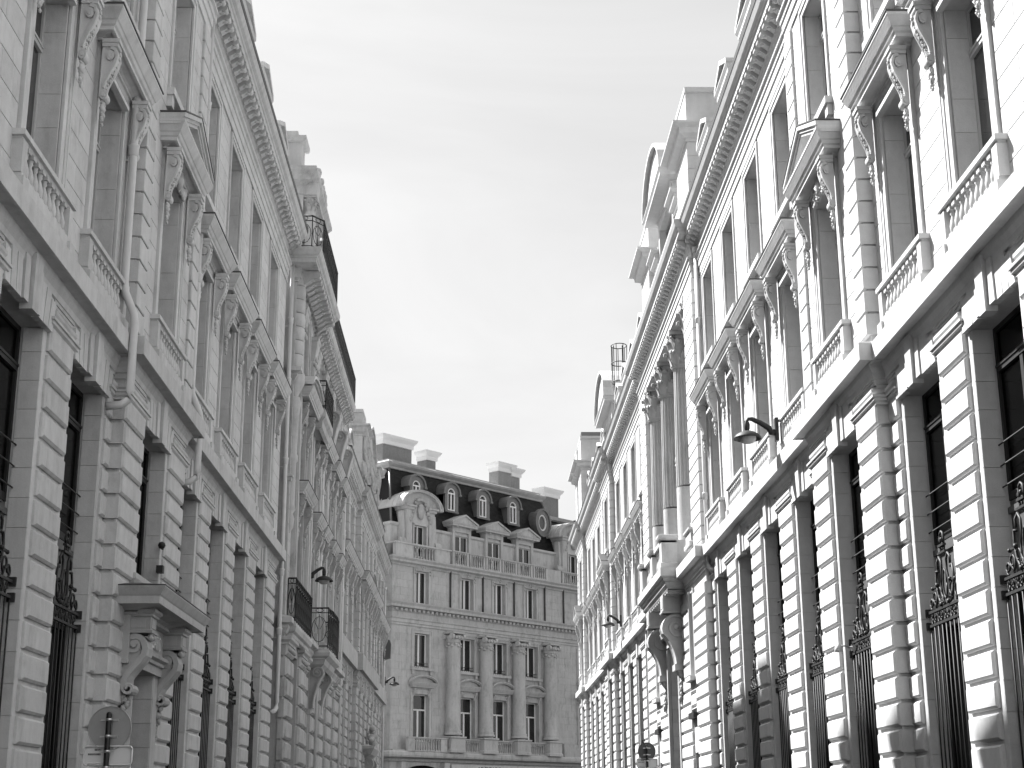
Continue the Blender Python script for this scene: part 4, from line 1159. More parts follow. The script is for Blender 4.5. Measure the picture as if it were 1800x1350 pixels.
    q = B.mb(); q.wrap(45.2, 47.2, -.05, .42, [(0, 13.1), (.1, 13.15), (.12, 13.35), (.22, 13.45), (.22, 13.65), (0, 13.7)]); q.box(45.1, 47.3, -.05, .5, 13.2, 13.68); sl = B.part('balcony', q, 'carved'); sl['_l'] = (0, 0, 0)
    railing(B, 'balcony_railing', [(45.0, .1), (45.0, .62), (47.4, .62), (47.4, .0)], 13.7, 14.6, sl)
    railing(B, 'balcony_railing', [(41.0, -.4), (41.0, .5), (41.4, .79), (45.9, .79), (45.9, .5)], 17.42, 18.45, label='iron railing along the top cornice')
    railing(B, 'balcony_railing', [(46.0, .43), (58.0, .43), (58.0, -.5)], 17.42, 18.4)
    # attic pavilion with a column
    m = B.mb(); m.box(43.1, 43.6, -2.9, -.05, 17.3, 20.3); m.box(43.6, 47.4, -2.9, -.5, 17.3, 20.3); m.box(46.9, 47.4, -.5, -.05, 17.3, 20.3); m.box(43.6, 46.9, -.5, -.052, 19.7, 20.3)
    m.wrap(43.1, 47.4, -1.15, -.05, [(0, 20.0), (.06, 20.03), (.06, 20.3), (.2, 20.38), (.3, 20.4), (.3, 20.55), (.42, 20.7), (.42, 20.8), (0, 20.86)])
    m.box(43.1, 43.9, -1.2, -.15, 20.8, 21.8); m.wrap(43.1, 43.9, -2.9, -.15, [(0, 21.75), (.1, 21.78), (.14, 21.86), (.14, 21.95), (0, 21.98)]); m.box(43.1, 43.9, -2.9, -1.2, 20.3, 21.9)
    m.box(43.2, 43.8, -.75, -.3, 21.97, 22.2)
    at = B.part('attic_pavilion', m); at['_l'] = (0, 0, 0)
    m = B.mb(); m.lathe(43.35, .12, [(.24, 17.9), (.24, 18.0), (.2, 18.05), (.19, 19.5)], 16); capital(m, 43.35, .12, 19.5, .18, .5, 10); m.wrap(43.15, 43.55, -.05, .3, [(0, 20.0), (.05, 20.03), (.1, 20.3), (.1, 20.4), (0, 20.42)]); m.box(43.1, 43.6, -.1, .33, 17.3, 17.9); B.part('column', m, 'carved', at)
    m = B.mb(); m.lathe(47.15, .12, [(.24, 17.9), (.24, 18.0), (.2, 18.05), (.19, 19.5)], 16); capital(m, 47.15, .12, 19.5, .18, .5, 10); m.box(46.9, 47.4, -.1, .33, 17.3, 17.9); B.part('column', m, 'carved', at)
    m = B.mb(); random.seed(9)
    for j in range(26): m.blob((44.4 + random.uniform(-.8, 1.8), .25, 20.9 + random.uniform(0, .35)), random.uniform(.1, .18), 6)
    B.part('crest_carving', m, 'carved', at)
    m = B.mb(); m.box(50.5, 52.0, -1.8, -1.0, 17.3, 18.9); B.part('chimney', m)
    mansard(B, 47.45, 57.9, 17.3, -.8, -2.0, 1.0)
    downpipe(B, 49.45, .14, 16.0, 1.0, (14.2, 12.0, 9.8, 6.5)); downpipe(B, 57.85, .14, 16.0, 1.0, (14.2, 12.0, 9.8, 6.5))
ornate(MBd)
MBd.flush()

# ==================================================================== LEFT FAR BUILDING
FB = Bld('stone_apartment_building', 'far left stone building with block-grooved strips, ending at the cross street', -5.42, 72.0, -1, stone='stone_o')
ops3 = [59.6 + 2.62 * k for k in range(11)]
wing(FB, 58.02, 87.2, ops3, [(65.9, 76.2, ops3[4])], dict(lint=6.9, str0=7.6, str1=8.45, f1=(8.6, 11.3), f2=(12.2, 14.0), ent=(14.35, 14.7, 14.95), top=15.68, p=.42, ohw=.55, whw=.55, t2hw=.52,
     off=.22, hoodz=11.6, modsp=.34, grille=False, pav_kind='arch', gdepth=.3, bal=False, plinth=.9))
m = FB.mb(); m.box(58.02, 87.2, -10, -.91, 0, 15.6)
for k in range(12):
    y_ = 58.3 + 2.62 * k
    if y_ < 87: m.box(y_ - .02, y_ + .38, 0, .14, 8.5, 14.2)
FB.part('wall', m)
for k in range(12):
    y_ = 58.48 + 2.62 * k
    if y_ < 87: rustic(FB, y_ - .25, y_ + .25, 0, .30 if 65.9 < y_ < 76.2 else .2, 8.5, 14.3, gap=.03, c=.012)
attic_block(FB, 65.9, 67.7, -1.4, .25, 15.6, 18.55, 19.3, p=.38); attic_block(FB, 74.4, 76.2, -1.4, .25, 15.6, 18.55, 19.3, p=.38)
m = FB.mb(); m.box(67.7, 74.4, -1.4, .0, 15.6, 18.4); m.wrap(67.7, 74.4, -.5, .0, [(0, 18.1), (.1, 18.15), (.2, 18.35), (.2, 18.45), (0, 18.5)])
FB.part('attic_wall', m)
m = FB.mb(); random.seed(12)
for j in range(70): m.blob((random.uniform(66, 76), .32, random.uniform(16, 18.3)), random.uniform(.12, .28), 6, (1, .6, 1.4))
FB.part('garland_carving', m, 'carved', kind='stuff')
dormer(FB, 71.05, .08, 15.7, 1.9, 2.2, 1.4, 'arch', prj=.35)
mansard(FB, 58.1, 87.1, 15.65, -.5, -1.8, 1.5)
for q in (61.0, 63.6, 78.5, 81.2, 84.0): dormer(FB, q, -.2, 15.65, .62, 1.2, 1.0, 'arch')
downpipe(FB, 58.5, .2, 14.2, 1.0, (12.3, 10.0, 6.5)); downpipe(FB, 86.9, .14, 14.2, 1.0, (12.3, 10.0, 6.5))
m = FB.mb(); m.wrap(67.5, 69.7, .2, .3, [(0, 3.2), (.2, 3.3), (.3, 3.5), (.3, 3.6), (0, 3.65)]); m.wrap(71.0, 74.0, .2, .35, [(0, 4.2), (.25, 4.35), (.4, 4.6), (.4, 4.7), (0, 4.8)])
for j in range(24): m.blob((72.5 + random.uniform(-1.1, 1.1), .55, 5.0 + random.uniform(-.1, .6)), random.uniform(.1, .2), 6)
for y_ in (71.4, 73.6): volute_console(m, y_ - .2, y_ + .2, .2, .7, .35, 4.2, 2.6, .25)
FB.part('doorway_carving', m, 'carved')
FB.flush()

# ==================================================================== END BUILDING (closing the view)
EB = Bld('corner_mansion_block', 'grey stone block with dark mansard roof and four tall columns closing the street', 0, 0, -1, rot=R(47.4), loc=(-5.9, 105.0, 0), stone='stone_e')
def endb(B):
    u0, u1 = 0.0, 26.0
    wins = [2.95, 7.65, 11.2, 14.8, 21.3]
    m = B.mb()
    H1 = [(q - .8, q + .8, 6.6, 9.8) for q in wins] + [(q - .74, q + .74, 11.65, 14.0) for q in wins] + [(q - .64, q + .64, 16.1, 18.4) for q in wins]
    holes_core(m, u0, u1, -.6, -.020, 5.3, 18.75, H1)
    m.box(u0, u1, -.6, 0, 0, 5.3 - 1.2 + .0); m.box(u0, u1, -14, -.6, 0, 20.3)
    m.box(u0, u1, -.6, -.002, 4.1, 5.3); m.box(u0, u1, -.6, 0, 18.75, 19.1)
    B.part('wall', m, fix=False)
    ashlar(B, u0 + .02, u1, 5.9, 14.4, 0, [(a - .25, b + .25, c - .3, d + .5) for a, b, c, d in H1], ln=1.5, course=.5)
    ashlar(B, u0 + .02, u1, 16.0, 18.7, 0, [(a - .25, b + .25, c - .1, d + .3) for a, b, c, d in H1], ln=1.6, course=.55)
    # lower wing set back on the left of the corner
    m = B.mb(); m.box(-12, -.01, -9, -.75, 0, 20.2); B.part('side_wing', m)
    for pr in ([(0, 5.2), (.2, 5.4), (.7, 5.6), (.7, 5.85), (0, 5.92)], [(0, 14.45), (.12, 14.6), (.2, 14.95), (.08, 15.0), (.08, 15.4), (.5, 15.64), (.6, 16.0), (0, 16.08)], [(0, 18.6), (.15, 18.75), (.45, 18.9), (.6, 19.15), (0, 19.2)]):
        m = B.mb(); m.prism([(-.8, pr[0][1])] + [(n - .75, z - .004) for n, z in pr] + [(-.8, pr[-1][1])], -12, -.02); B.part('string_course', m)
    # cornices
    def band(name, pr, z):
        m = B.mb(); m.wrap(u0, u1, -8, 0, pr); o = B.part(name, m); return o
    band('string_course', [(0, 5.2), (.15, 5.25), (.2, 5.4), (.75, 5.5), (.8, 5.62), (.8, 5.8), (.7, 5.9), (0, 5.92)], 0)
    band('architrave_band', [(0, 14.45), (.06, 14.46), (.06, 14.62), (.12, 14.64), (.12, 14.85), (.2, 14.92), (.2, 15.0), (.08, 15.02), (.08, 15.36), (0, 15.37)], 0)
    band('cornice', [(.05, 15.36), (.12, 15.38), (.12, 15.62), (.5, 15.64), (.5, 15.8), (.62, 15.95), (.62, 16.0), (0, 16.08)], 0)
    band('cornice', [(0, 18.6), (.1, 18.62), (.15, 18.75), (.45, 18.82), (.45, 18.95), (.6, 19.08), (.6, 19.15), (0, 19.2)], 0)
    k = 58
    for i in range(k): B.piece('dentil', 'dent', lambda m: m.box(-.11, .11, 0, .22, 0, .17), None, u0 + .2 + i * .44, .12, 15.43)
    # windows
    for q in wins:
        for j, (c, d, tr) in enumerate(((6.6, 9.8, 8.75), (11.65, 14.0, None), (16.1, 18.4, None))):
            hw = (.8, .74, .64)[j]
            add_window(B, q, -.34, hw, c, d, tr, 'white_paint', fr=.085, mw=.08)
            B.put('architrave', ('ea', hw, round(d - c, 2)), lambda m: [(m.box(hw if s_ > 0 else -hw - .2, hw + .2 if s_ > 0 else -hw, -.03, .06, 0, d - c + .2), m.box(hw + .2 if s_ > 0 else -hw - .27, hw + .27 if s_ > 0 else -hw - .2, -.03, .10, 0, d - c + .28)) for s_ in (-1, 1)] + [m.box(-hw, hw, -.03, .061, d - c, d - c + .2), m.box(-hw - .2, hw + .2, -.03, .10, d - c + .2, d - c + .28)], None, q, 0, c)
            if j > 0: B.put('window_sill', ('esl', hw), lambda m: (m.box(-hw - .35, hw + .35, -.02, .22, -.22, -.03), m.box(-hw - .25, -hw - .05, 0, .15, -.5, -.22), m.box(hw + .05, hw + .25, 0, .15, -.5, -.22)), None, q, 0, c)
            if j == 1: B.put('window_rail', ('ewr', hw), lambda m: [m.tube([(-hw, -.1, z), (hw, -.1, z)], .02, 4) for z in (.1, .3)] + [m.tube([(-hw + .2 * i, -.1, 0), (-hw + .2 * i, -.1, .3)], .014, 4) for i in range(7)], 'iron', q, 0, c)
        # pediments over the lower windows
        hood(B, q, .08, 10.5 - .3, hw=.92, p=.36, kind='pediment' if q in (2.85, 21.0) else 'arch')
        B.put('frieze_panel', 'efp', lambda m: (m.box(-.5, .5, 0, .08, .1, .34), [m.prism([(0, -.1), (.28, .38), (.28, .44), (0, .44)], s_ * .78 - .09, s_ * .78 + .09) for s_ in (-1, 1)]), None, q, 0, 9.95 - .22)
        B.put('mask_carving', 'emk', lambda m: [m.blob((x, .1, z), r, 6) for x, z, r in ((0, .2, .14), (-.2, .15, .09), (.2, .15, .09), (-.75, -.1, .1), (.75, -.1, .1), (-.75, -.35, .07), (.75, -.35, .07), (0, .0, .08))], 'carved', q, 0, 18.55)
    # giant columns, with pilasters behind
    for q in (5.75, 9.2, 12.85, 16.5):
        cl = B.put('column', 'ecol', lambda m: (m.lathe(0, 0, [(.64, 0), (.66, .08), (.60, .16), (.56, .2), (.6, .28), (.53, .36), (.52, 2.4), (.50, 4.5), (.46, 6.45)], 24)), None, q, .45, 7.1)
        B.put('pedestal', 'eped', lambda m: (m.box(-.72, .72, -.6, .6, 0, 1.0), m.wrap(-.72, .72, -.6, .6, [(0, 0), (.06, 0), (.06, .18), (0, .22)]), m.wrap(-.72, .72, -.6, .6, [(0, .95), (.08, 1.0), (.08, 1.1), (-.2, 1.11)])), None, q, .35, 5.9, cl)
        B.put('capital', 'ecap', lambda m: (m.lathe(0, 0, [(.47, 0), (.54, .05), (.5, .1), (.52, .3), (.62, .5)], 16), m.box(-.6, .6, -.56, .56, .64, .765),
              [m.ycyl(s_ * .58 - .1, s_ * .58 + .1, t * .42, .44, .2, 10) for s_ in (-1, 1) for t in (-1, 1)], [m.blob((.5 * math.cos(a), .5 * math.sin(a), -.1 - .12 * (j % 2)), .11, 5) for j, a in enumerate([PI * 2 * i / 12 for i in range(12)])], [m.blob((.3 * j, .55, .35), .13, 5) for j in (-1, 0, 1)]), 'carved', q, .45, 7.1 + 6.42, cl)
        B.put('pilaster', 'epil', lambda m: m.box(-.62, .62, -.02, .14, 0, 8.5), None, q + .25, 0, 5.92)
    m = B.mb(); m.box(5.2, 18.0, -.1, .98, 14.40, 14.46); m.box(5.2, 18.0, .12, .9, 14.45, 15.1); m.wrap(5.2, 18.0, .1, .9, [(0, 15.0), (.05, 15.05), (.05, 15.36), (.45, 15.64), (.45, 15.8), (.56, 15.95), (.56, 16.003), (0, 16.085)]) if False else None
    # balcony balustrades (first floor)
    def balu(a, b, n, z, h, cnt, ped=.35, mat=None):
        balustrade(B, (a + b) / 2, n, z, (b - a) / 2, h, cnt, .3, mat, ped)
    balu(1.0, 4.9, .5, 5.9, .95, 10, .7)
    for a, b in ((6.55, 8.45), (10.0, 12.1), (13.65, 15.75)): balu(a, b, .3, 5.92, .95, 9, .1)
    m = B.mb(); m.box(-.2, 1.0, .0, .5, 5.9, 6.0); m.box(17.8, 22.8, .3, .7, 5.9, 6.85); B.part('parapet', m)
    # top balustrade
    m = B.mb(); m.box(u0, 5.3, .1, .4, 19.15, 20.15) if False else None
    m.box(u0 - .1, 1.6, .1, .42, 19.15, 20.1); m.box(3.9, 5.4, .1, .42, 19.15, 20.1); m.wrap(u0, 5.4, -3, .3, [(.16, 20.08), (.18, 20.1), (.18, 20.2), (0, 20.21)])
    m.box(16.3, 18.0, .1, .42, 19.15, 20.1); B.part('parapet', m)
    balu(1.5, 4.0, .12, 19.15, 1.0, 7, .2)
    for k in range(6): balu(5.5 + 1.8 * k, 7.25 + 1.8 * k, .3, 19.15, 1.05, 5, .25)
    balu(18.2, 21.2, .12, 19.15, 1.0, 9, .3)
    # attic wall + stone dormers
    m = B.mb(); m.box(.3, 22.6, -1.2, -.6, 19.1, 21.6); m.wrap(.3, 22.6, -1.2, -.6, [(0, 21.5), (.15, 21.6), (.15, 21.75), (0, 21.8)]); B.part('attic_wall', m)
    for k in range(5):
        m = B.mb(); pu = (5.9, 9.4, 12.9, 16.5, 18.8)[k]; m.tube([(pu - .1, .08, 16.0), (pu - .1, .08, 19.0)], .07, 8); B.part('downpipe', m, 'lead')
    for q in (7.45, 11.05, 14.6):
        dormer(B, q, -.35, 19.3, 1.0, 2.85, 2.2, 'pediment', wmat='white_paint', prj=.42)
        B.put('shield_carving', 'esh', lambda m: (m.blob((0, .1, .45), .3, 8, (1, .5, 1.3)), [m.blob((s_ * (.4 + .15 * j), .1, .35 - .1 * j), .14, 6) for s_ in (-1, 1) for j in range(3)]), 'carved', q, -.3, 22.1)
    for q in (2.75, 20.2):
        def big(m):
            hw = 1.45
            m.box(-hw, -.62, -2.4, 0, 0, 3.7); m.box(.62, hw, -2.4, 0, 0, 3.7); m.box(-.62, .62, -2.4, -.001, 2.3, 3.7); m.box(-.62, .62, -2.4, -.4, 0, 2.3)
            m.box(-.75, -.62, -.02, .08, 0, 2.4); m.box(.62, .75, -.02, .08, 0, 2.4); m.box(-.75, .75, -.02, .08, 2.3, 2.45)
            for s_ in (-1, 1):
                m.wrap(s_ * 1.15 - .28, s_ * 1.15 + .28, -2.4, .1, [(0, 3.3), (.1, 3.35), (.12, 3.5), (.22, 3.55), (.22, 3.66), (0, 3.7)]); m.box(s_ * 1.15 - .28, s_ * 1.15 + .28, -.1, .1, 0, 3.32)
                m.prism([(-.1, 0), (.0, 1.6), (-.1, 3.2), (-.5, 3.2), (-.5, 0)], s_ * 1.6 - .12, s_ * 1.6 + .12)
                m.strip([(0, 1.2), (.1, .9), (0, .5), (.0, .25)], s_ * 1.8 - .3, s_ * 1.8 + .3, .2)
                m.ycyl(s_ * 1.95 - .1, s_ * 1.95 + .1, -.1, .35, .3, 12)
            K = 16; A = 1.85; Rr = 1.0
            m.yprism([(-A * math.cos(PI * i / K), 3.55 + Rr * 1.15 * math.sin(PI * i / K)) for i in range(K + 1)], -.3, -.02)
            for i in range(K):
                t0, t1 = PI * i / K, PI * (i + 1) / K
                for (ra, rb, na, nb) in ((1.0, 1.09, -.3, .28), (1.09, 1.14, -.3, .36)):
                    m.yprism([(-A * ra * math.cos(t0), 3.55 + Rr * 1.15 * ra * math.sin(t0)), (-A * ra * math.cos(t1), 3.55 + Rr * 1.15 * ra * math.sin(t1)), (-A * rb * math.cos(t1), 3.55 + Rr * 1.15 * rb * math.sin(t1)), (-A * rb * math.cos(t0), 3.55 + Rr * 1.15 * rb * math.sin(t0))], na, nb)
        d_ = B.put('dormer', 'ebig', big, None, q, -.1, 19.4)
        B.put('dormer_roof', 'ebr', lambda m: ([m.yprism([(-2.06 * math.cos(PI * i / 16), 3.56 + 1.3 * math.sin(PI * i / 16)), (-2.06 * math.cos(PI * (i + 1) / 16), 3.56 + 1.3 * math.sin(PI * (i + 1) / 16)), (-2.0 * math.cos(PI * (i + 1) / 16), 3.5 + 1.26 * math.sin(PI * (i + 1) / 16)), (-2.0 * math.cos(PI * i / 16), 3.5 + 1.26 * math.sin(PI * i / 16))], -2.9, .30) for i in range(16)],
              [m.yprism([(-2.1 * math.cos(PI * i / 16), 3.58 + 1.34 * math.sin(PI * i / 16)), (-2.1 * math.cos(PI * (i + 1) / 16), 3.58 + 1.34 * math.sin(PI * (i + 1) / 16)), (-2.03 * math.cos(PI * (i + 1) / 16), 3.53 + 1.28 * math.sin(PI * (i + 1) / 16)), (-2.03 * math.cos(PI * i / 16), 3.53 + 1.28 * math.sin(PI * i / 16))], v, v + .06) for i in range(16) for v in (-2.2, -1.5, -.8, -.1)]), 'zinc_l', q, -.1, 19.4, d_)
        B.put('shield_carving', 'ecart', lambda m: (m.blob((0, .1, 3.3), .42, 10, (.85, .45, 1.5)), [m.blob((s_ * (.5 + .13 * j), .08, 3.9 - .32 * j), .17, 6, (1, .7, 1)) for s_ in (-1, 1) for j in range(5)], [m.blob((.16 * j, .1, 4.2 - abs(j) * .05), .15, 6) for j in (-2, -1, 0, 1, 2)]), 'carved', q, -.1, 19.4, d_)
        add_window(B, q, -.4, .62, 19.45, 21.7, None, 'white_paint')
    # mansard: hipped, slate; courses of slates
    ul, ur, ul2, ur2, zb, zt_ = .5, 19.9, 1.5, 18.6, 21.4, 26.1
    nb_, nt_ = -.75, -2.1
    m = B.mb()
    vs = [(ul, nb_, zb), (ur, nb_, zb), (ur2, nt_, zt_), (ul2, nt_, zt_), (ul, -13, zb), (ur, -13, zb), (ur2, -13, zt_), (ul2, -13, zt_)]
    m.add(vs, [(0, 1, 2, 3), (4, 0, 3, 7), (1, 5, 6, 2), (3, 2, 6, 7)]); rf = B.part('roof', m, 'slate')
    m = B.mb(); rows = 34; sl_ = []
    for j in range(rows):
        t0 = j / rows; t1 = (j + 1.0) / rows
        a = ul + (ul2 - ul) * t0; b = ur + (ur2 - ur) * t0; w = .30; cnt = int((b - a) / w)
        for i in range(cnt):
            x = a + (i + (.5 if j % 2 else 0)) * w
            if x + w > b: continue
            g = lambda t, o: (nb_ + (nt_ - nb_) * t + o, zb + (zt_ - zb) * t)
            n0, z0 = g(t0, .045); n1, z1 = g(t1 + .004, .015); th = random.uniform(0, .008)
            m.add([(x + .008, n0 + th, z0), (x + w - .008, n0 + th, z0), (x + w - .008, n1, z1), (x + .008, n1, z1), (x + .008, n0 - .02, z0), (x + w - .008, n0 - .02, z0)], [(0, 1, 2, 3), (0, 4, 5, 1)])
    o = B.part('roof_slate', m, 'slate', rf, fix=False); o['kind'] = 'stuff'
    m = B.mb(); m.wrap(ul2, ur2, -13, nt_, [(-.02, zt_ - .08), (.12, zt_ - .04), (.14, zt_ + .1), (.3, zt_ + .28), (.34, zt_ + .42), (.2, zt_ + .52), (-.6, zt_ + .7)]); m.box(ul2 - .1, ur2, -13, nt_, zt_ + .3, zt_ + .66)
    B.part('roof_cornice', m, 'zinc_m', rf)
    m = B.mb(); m.tube([(ul, nb_ + .03, zb), (ul2, nt_ + .03, zt_)], .09, 6); m.tube([(ur, nb_ + .03, zb), (ur2, nt_ + .03, zt_)], .09, 6); B.part('hip_roll', m, 'zinc', rf)
    # neighbour range running on to the right, lower; and the pale party wall on the left
    m = B.mb(); m.add([(19.9, -1.6, 21.0), (27, -1.6, 21.0), (27, -2.6, 24.9), (19.4, -2.6, 24.9), (27, -12, 24.9), (19.4, -12, 24.9)], [(0, 1, 2, 3), (3, 2, 4, 5)]); B.part('roof', m, 'slate')
    m = B.mb(); m.box(19.3, 27, -12, -2.45, 24.85, 25.2); m.wrap(19.3, 27, -12, -2.45, [(0, 24.8), (.2, 24.9), (.25, 25.15), (0, 25.2)]); B.part('roof_cornice', m, 'zinc_m')
    m = B.mb(); m.box(-1.3, 1.25, -3.4, -2.6, 19, 25.9); m.wrap(-1.3, 1.25, -6, -2.6, [(0, 25.4), (.15, 25.5), (.3, 25.75), (.35, 25.9), (.2, 26.0), (-.4, 26.2)]); m.box(-1.3, 1.2, -6, -3.39, 19, 26.0); B.part('party_wall', m, 'stone_l')
    # round-headed and bull's-eye dormers in the slates
    def rdm(m):
        hw, h = .72, 1.35
        m.box(-hw, -.42, -1.6, 0, 0, h); m.box(.42, hw, -1.6, 0, 0, h); m.box(-hw, hw, -.02, .06, -.12, 0); m.box(-hw, hw, -1.6, -.2, 0, h)
        K = 12
        for i in range(K):
            t0, t1 = PI * i / K, PI * (i + 1) / K
            for (ra, rb, na, nb) in ((.42, .78, -.12, 0), (.78, .92, -2.2, .12)):
                m.yprism([(-ra * math.cos(t0), h + ra * .95 * math.sin(t0)), (-ra * math.cos(t1), h + ra * .95 * math.sin(t1)), (-rb * math.cos(t1), h + rb * .95 * math.sin(t1)), (-rb * math.cos(t0), h + rb * .95 * math.sin(t0))], na, nb)
        for s_ in (-1, 1): m.box(s_ * .85 - .13, s_ * .85 + .13, -2.0, .14, h - .14, h)
    for q in (3.3, 7.0, 10.5, 14.0):
        d_ = B.put('dormer', 'erd', rdm, 'zinc', q, -1.0, 23.5)
        def rw(m):
            K = 12; h = 1.35
            for i in range(K):
                t0, t1 = PI * i / K, PI * (i + 1) / K
                m.yprism([(-.32 * math.cos(t0), h + .32 * math.sin(t0)), (-.32 * math.cos(t1), h + .32 * math.sin(t1)), (-.42 * math.cos(t1), h + .42 * math.sin(t1)), (-.42 * math.cos(t0), h + .42 * math.sin(t0))], -.14, -.04)
            for x in (-.37, 0, .37): m.box(x - .055, x + .055, -.14, -.05, .05, h)
            m.box(-.42, .42, -.14, -.045, .05, .13); m.box(-.42, .42, -.14, -.045, h - .05, h + .05)
        B.put('window', 'erw', rw, 'white_paint', q, -1.0, 23.5, d_)
        B.put('pane', 'erp', lambda m: m.yprism([(-.42, .05), (.42, .05), (.42, 1.35)] + [(.42 * math.cos(PI * i / 8), 1.35 + .42 * math.sin(PI * i / 8)) for i in range(9)], -.19, -.15), 'glass', q, -1.0, 23.5, d_)
    def bull(m):
        K = 20
        for i in range(K):
            t0, t1 = 2 * PI * i / K, 2 * PI * (i + 1) / K
            m.yprism([(.50 * math.cos(t0), .66 * math.sin(t0)), (.50 * math.cos(t1), .66 * math.sin(t1)), (.80 * math.cos(t1), 1.0 * math.sin(t1)), (.80 * math.cos(t0), 1.0 * math.sin(t0))], -1.7, .05)
            m.yprism([(.80 * math.cos(t0), 1.0 * math.sin(t0)), (.80 * math.cos(t1), 1.0 * math.sin(t1)), (.95 * math.cos(t1), 1.14 * math.sin(t1)), (.95 * math.cos(t0), 1.14 * math.sin(t0))], -.2, .14)
    d_ = B.put('dormer', 'ebull', bull, 'zinc', 17.2, -.75, 24.0)
    def bw_(m):
        K = 20
        for i in range(K):
            t0, t1 = 2 * PI * i / K, 2 * PI * (i + 1) / K
            m.yprism([(.40 * math.cos(t0), .55 * math.sin(t0)), (.40 * math.cos(t1), .55 * math.sin(t1)), (.50 * math.cos(t1), .67 * math.sin(t1)), (.50 * math.cos(t0), .67 * math.sin(t0))], -.1, .0)
    B.put('window', 'ebw', bw_, 'white_paint', 17.2, -.75, 24.0, d_)
    B.put('pane', 'ebp', lambda m: m.yprism([(.42 * math.cos(2 * PI * i / 16), .57 * math.sin(2 * PI * i / 16)) for i in range(16)], -.16, -.12), 'panel', 17.2, -.75, 24.0, d_)
    # chimneys
    for (a, b, z, hh) in ((1.9, 4.9, 26.5, 1.95), (6.5, 7.5, 26.6, 1.4), (14.7, 16.3, 26.6, 1.9), (16.31, 17.3, 26.6, 1.7), (20.3, 22.2, 24.9, 2.4)):
        m = B.mb(); m.box(a, b, -4.2, -3.2, z, z + hh); c = B.part('chimney', m, 'brick')
        m = B.mb(); m.wrap(a, b, -4.2, -3.2, [(0, z + hh - .3), (.1, z + hh - .28), (.12, z + hh), (.3, z + hh + .22), (.36, z + hh + .4), (-.3, z + hh + .42)]); m.box(a, b, -4.2, -3.2, z + hh, z + hh + .41); B.part('chimney_cap', m, 'white_paint', c)
    # ground storey: blind dark shop front and the newspaper panels
    m = B.mb(); m.box(5.6, 18.6, .02, .5, 3.2, 5.1); B.part('shop_panel', m, 'stone_l')
    m = B.mb(); m.yprism([(1.4, 3.0), (5.0, 3.0), (5.0, 4.4)] + [(3.2 + 1.8 * math.cos(PI * i / 10), 4.4 + .6 * math.sin(PI * i / 10)) for i in range(1, 10)] + [(1.4, 4.4)], -.1, .03); B.part('arched_shop_window', m, 'glass_dark')
    m = B.mb()
    for q in (1.0, 5.2): m.box(q - .28, q + .28, 0, .45, 4.4, 5.2); m.prism([(0, 3.9), (.4, 4.4), (0, 4.4)], q - .22, q + .22)
    B.part('shop_console', m)
    for txt, uu, sz, lab in (('LE FIGARO', 9.6, .52, 'dark letters LE FIGARO on the pale shop panel'), ('madame', 16.9, .36, 'small dark word on the right of the pale shop panel')):
        cu = bpy.data.curves.new('lettering', 'FONT'); cu.body = txt; cu.size = sz; cu.extrude = .01; cu.align_x = 'CENTER'
        to = bpy.data.objects.new('t', cu); COL.objects.link(to); bpy.context.view_layer.update()
        me = bpy.data.meshes.new_from_object(to); bpy.data.objects.remove(to); me.materials.clear(); me.materials.append(M['ink'])
        o = link('lettering', me, B.root, B.loc_of(uu, .512, 4.62)); o.rotation_euler = (PI / 2, 0, 0); o['label'] = lab
endb(EB)
EB.flush()

# ==================================================================== street furniture
def lamp(label, X, Y, z, side, reach, scale=1.0):
    """wall lamp: plate, tapering swan arm, hanging dish shade with a glass bowl"""
    r = link('street_lamp', None, None, (X, Y, z), -PI / 2 if side > 0 else PI / 2); tag(r, label, 'street lamp', 'wall lamps on brackets along the street')
    m = MB(); m.block(-.07, .07, 0, .07, -.24, .24, .01); link('wall_plate', m.mesh('wall_plate', 'iron'), r)
    m = MB(); m.tube([(0, .05, -.06), (0, .15, -.05), (0, reach * .3, .03), (0, reach * .6, .15), (0, reach * .85, .22), (0, reach * .97, .22), (0, reach * 1.03, .17), (0, reach * 1.04, .1)], lambda t: .075 - .05 * t, 8)
    m.lathe(0, reach * 1.02, [(.04, -.02), (.055, .02), (.06, .1), (.045, .16)], 10); link('arm', m.mesh('arm', 'iron'), r)
    m = MB(); pf = [(.02, -.02), (.06, -.03), (.15, -.06), (.23, -.11), (.28, -.17), (.285, -.20), (.275, -.20), (.20, -.13), (.05, -.06)]; m.lathe(0, reach * 1.02, pf, 28, cap=False)
    sh = link('lamp_shade', m.mesh('lamp_shade', 'iron'), r)
    m = MB(); m.lathe(0, reach * 1.02, [(.17, -.14), (.17, -.2), (.15, -.25), (.09, -.285), (.02, -.295)], 20, cap=True); link('glass_bowl', m.mesh('glass_bowl', 'curtain'), sh)
    return r
lamp('black wall lamp low on the sunlit right facade, the nearer one there', 6.12, 29.6, 9.13, 1, .62)
lamp('distant small wall lamp on the right facade beyond the column portico', 6.10, 63.8, 9.5, 1, .56)
lamp('black wall lamp on the ornate building at left, beside its iron balconies', -5.28, 47.0, 8.87, -1, .50)
lamp('far small wall lamp at the end of the left side', -5.25, 87.0, 9.0, -1, .56)
m = MB(); m.prism([(0, 0), (.35, .1), (.38, .9), (.3, 1.1), (0, 1.1)], -.3, .3)
tag(link('wall_lantern', m.mesh('wall_lantern', 'panel'), None, (-5.28, 87.0, 10.2), PI / 2), 'small grey box lantern above the far left wall lamp', 'lantern')

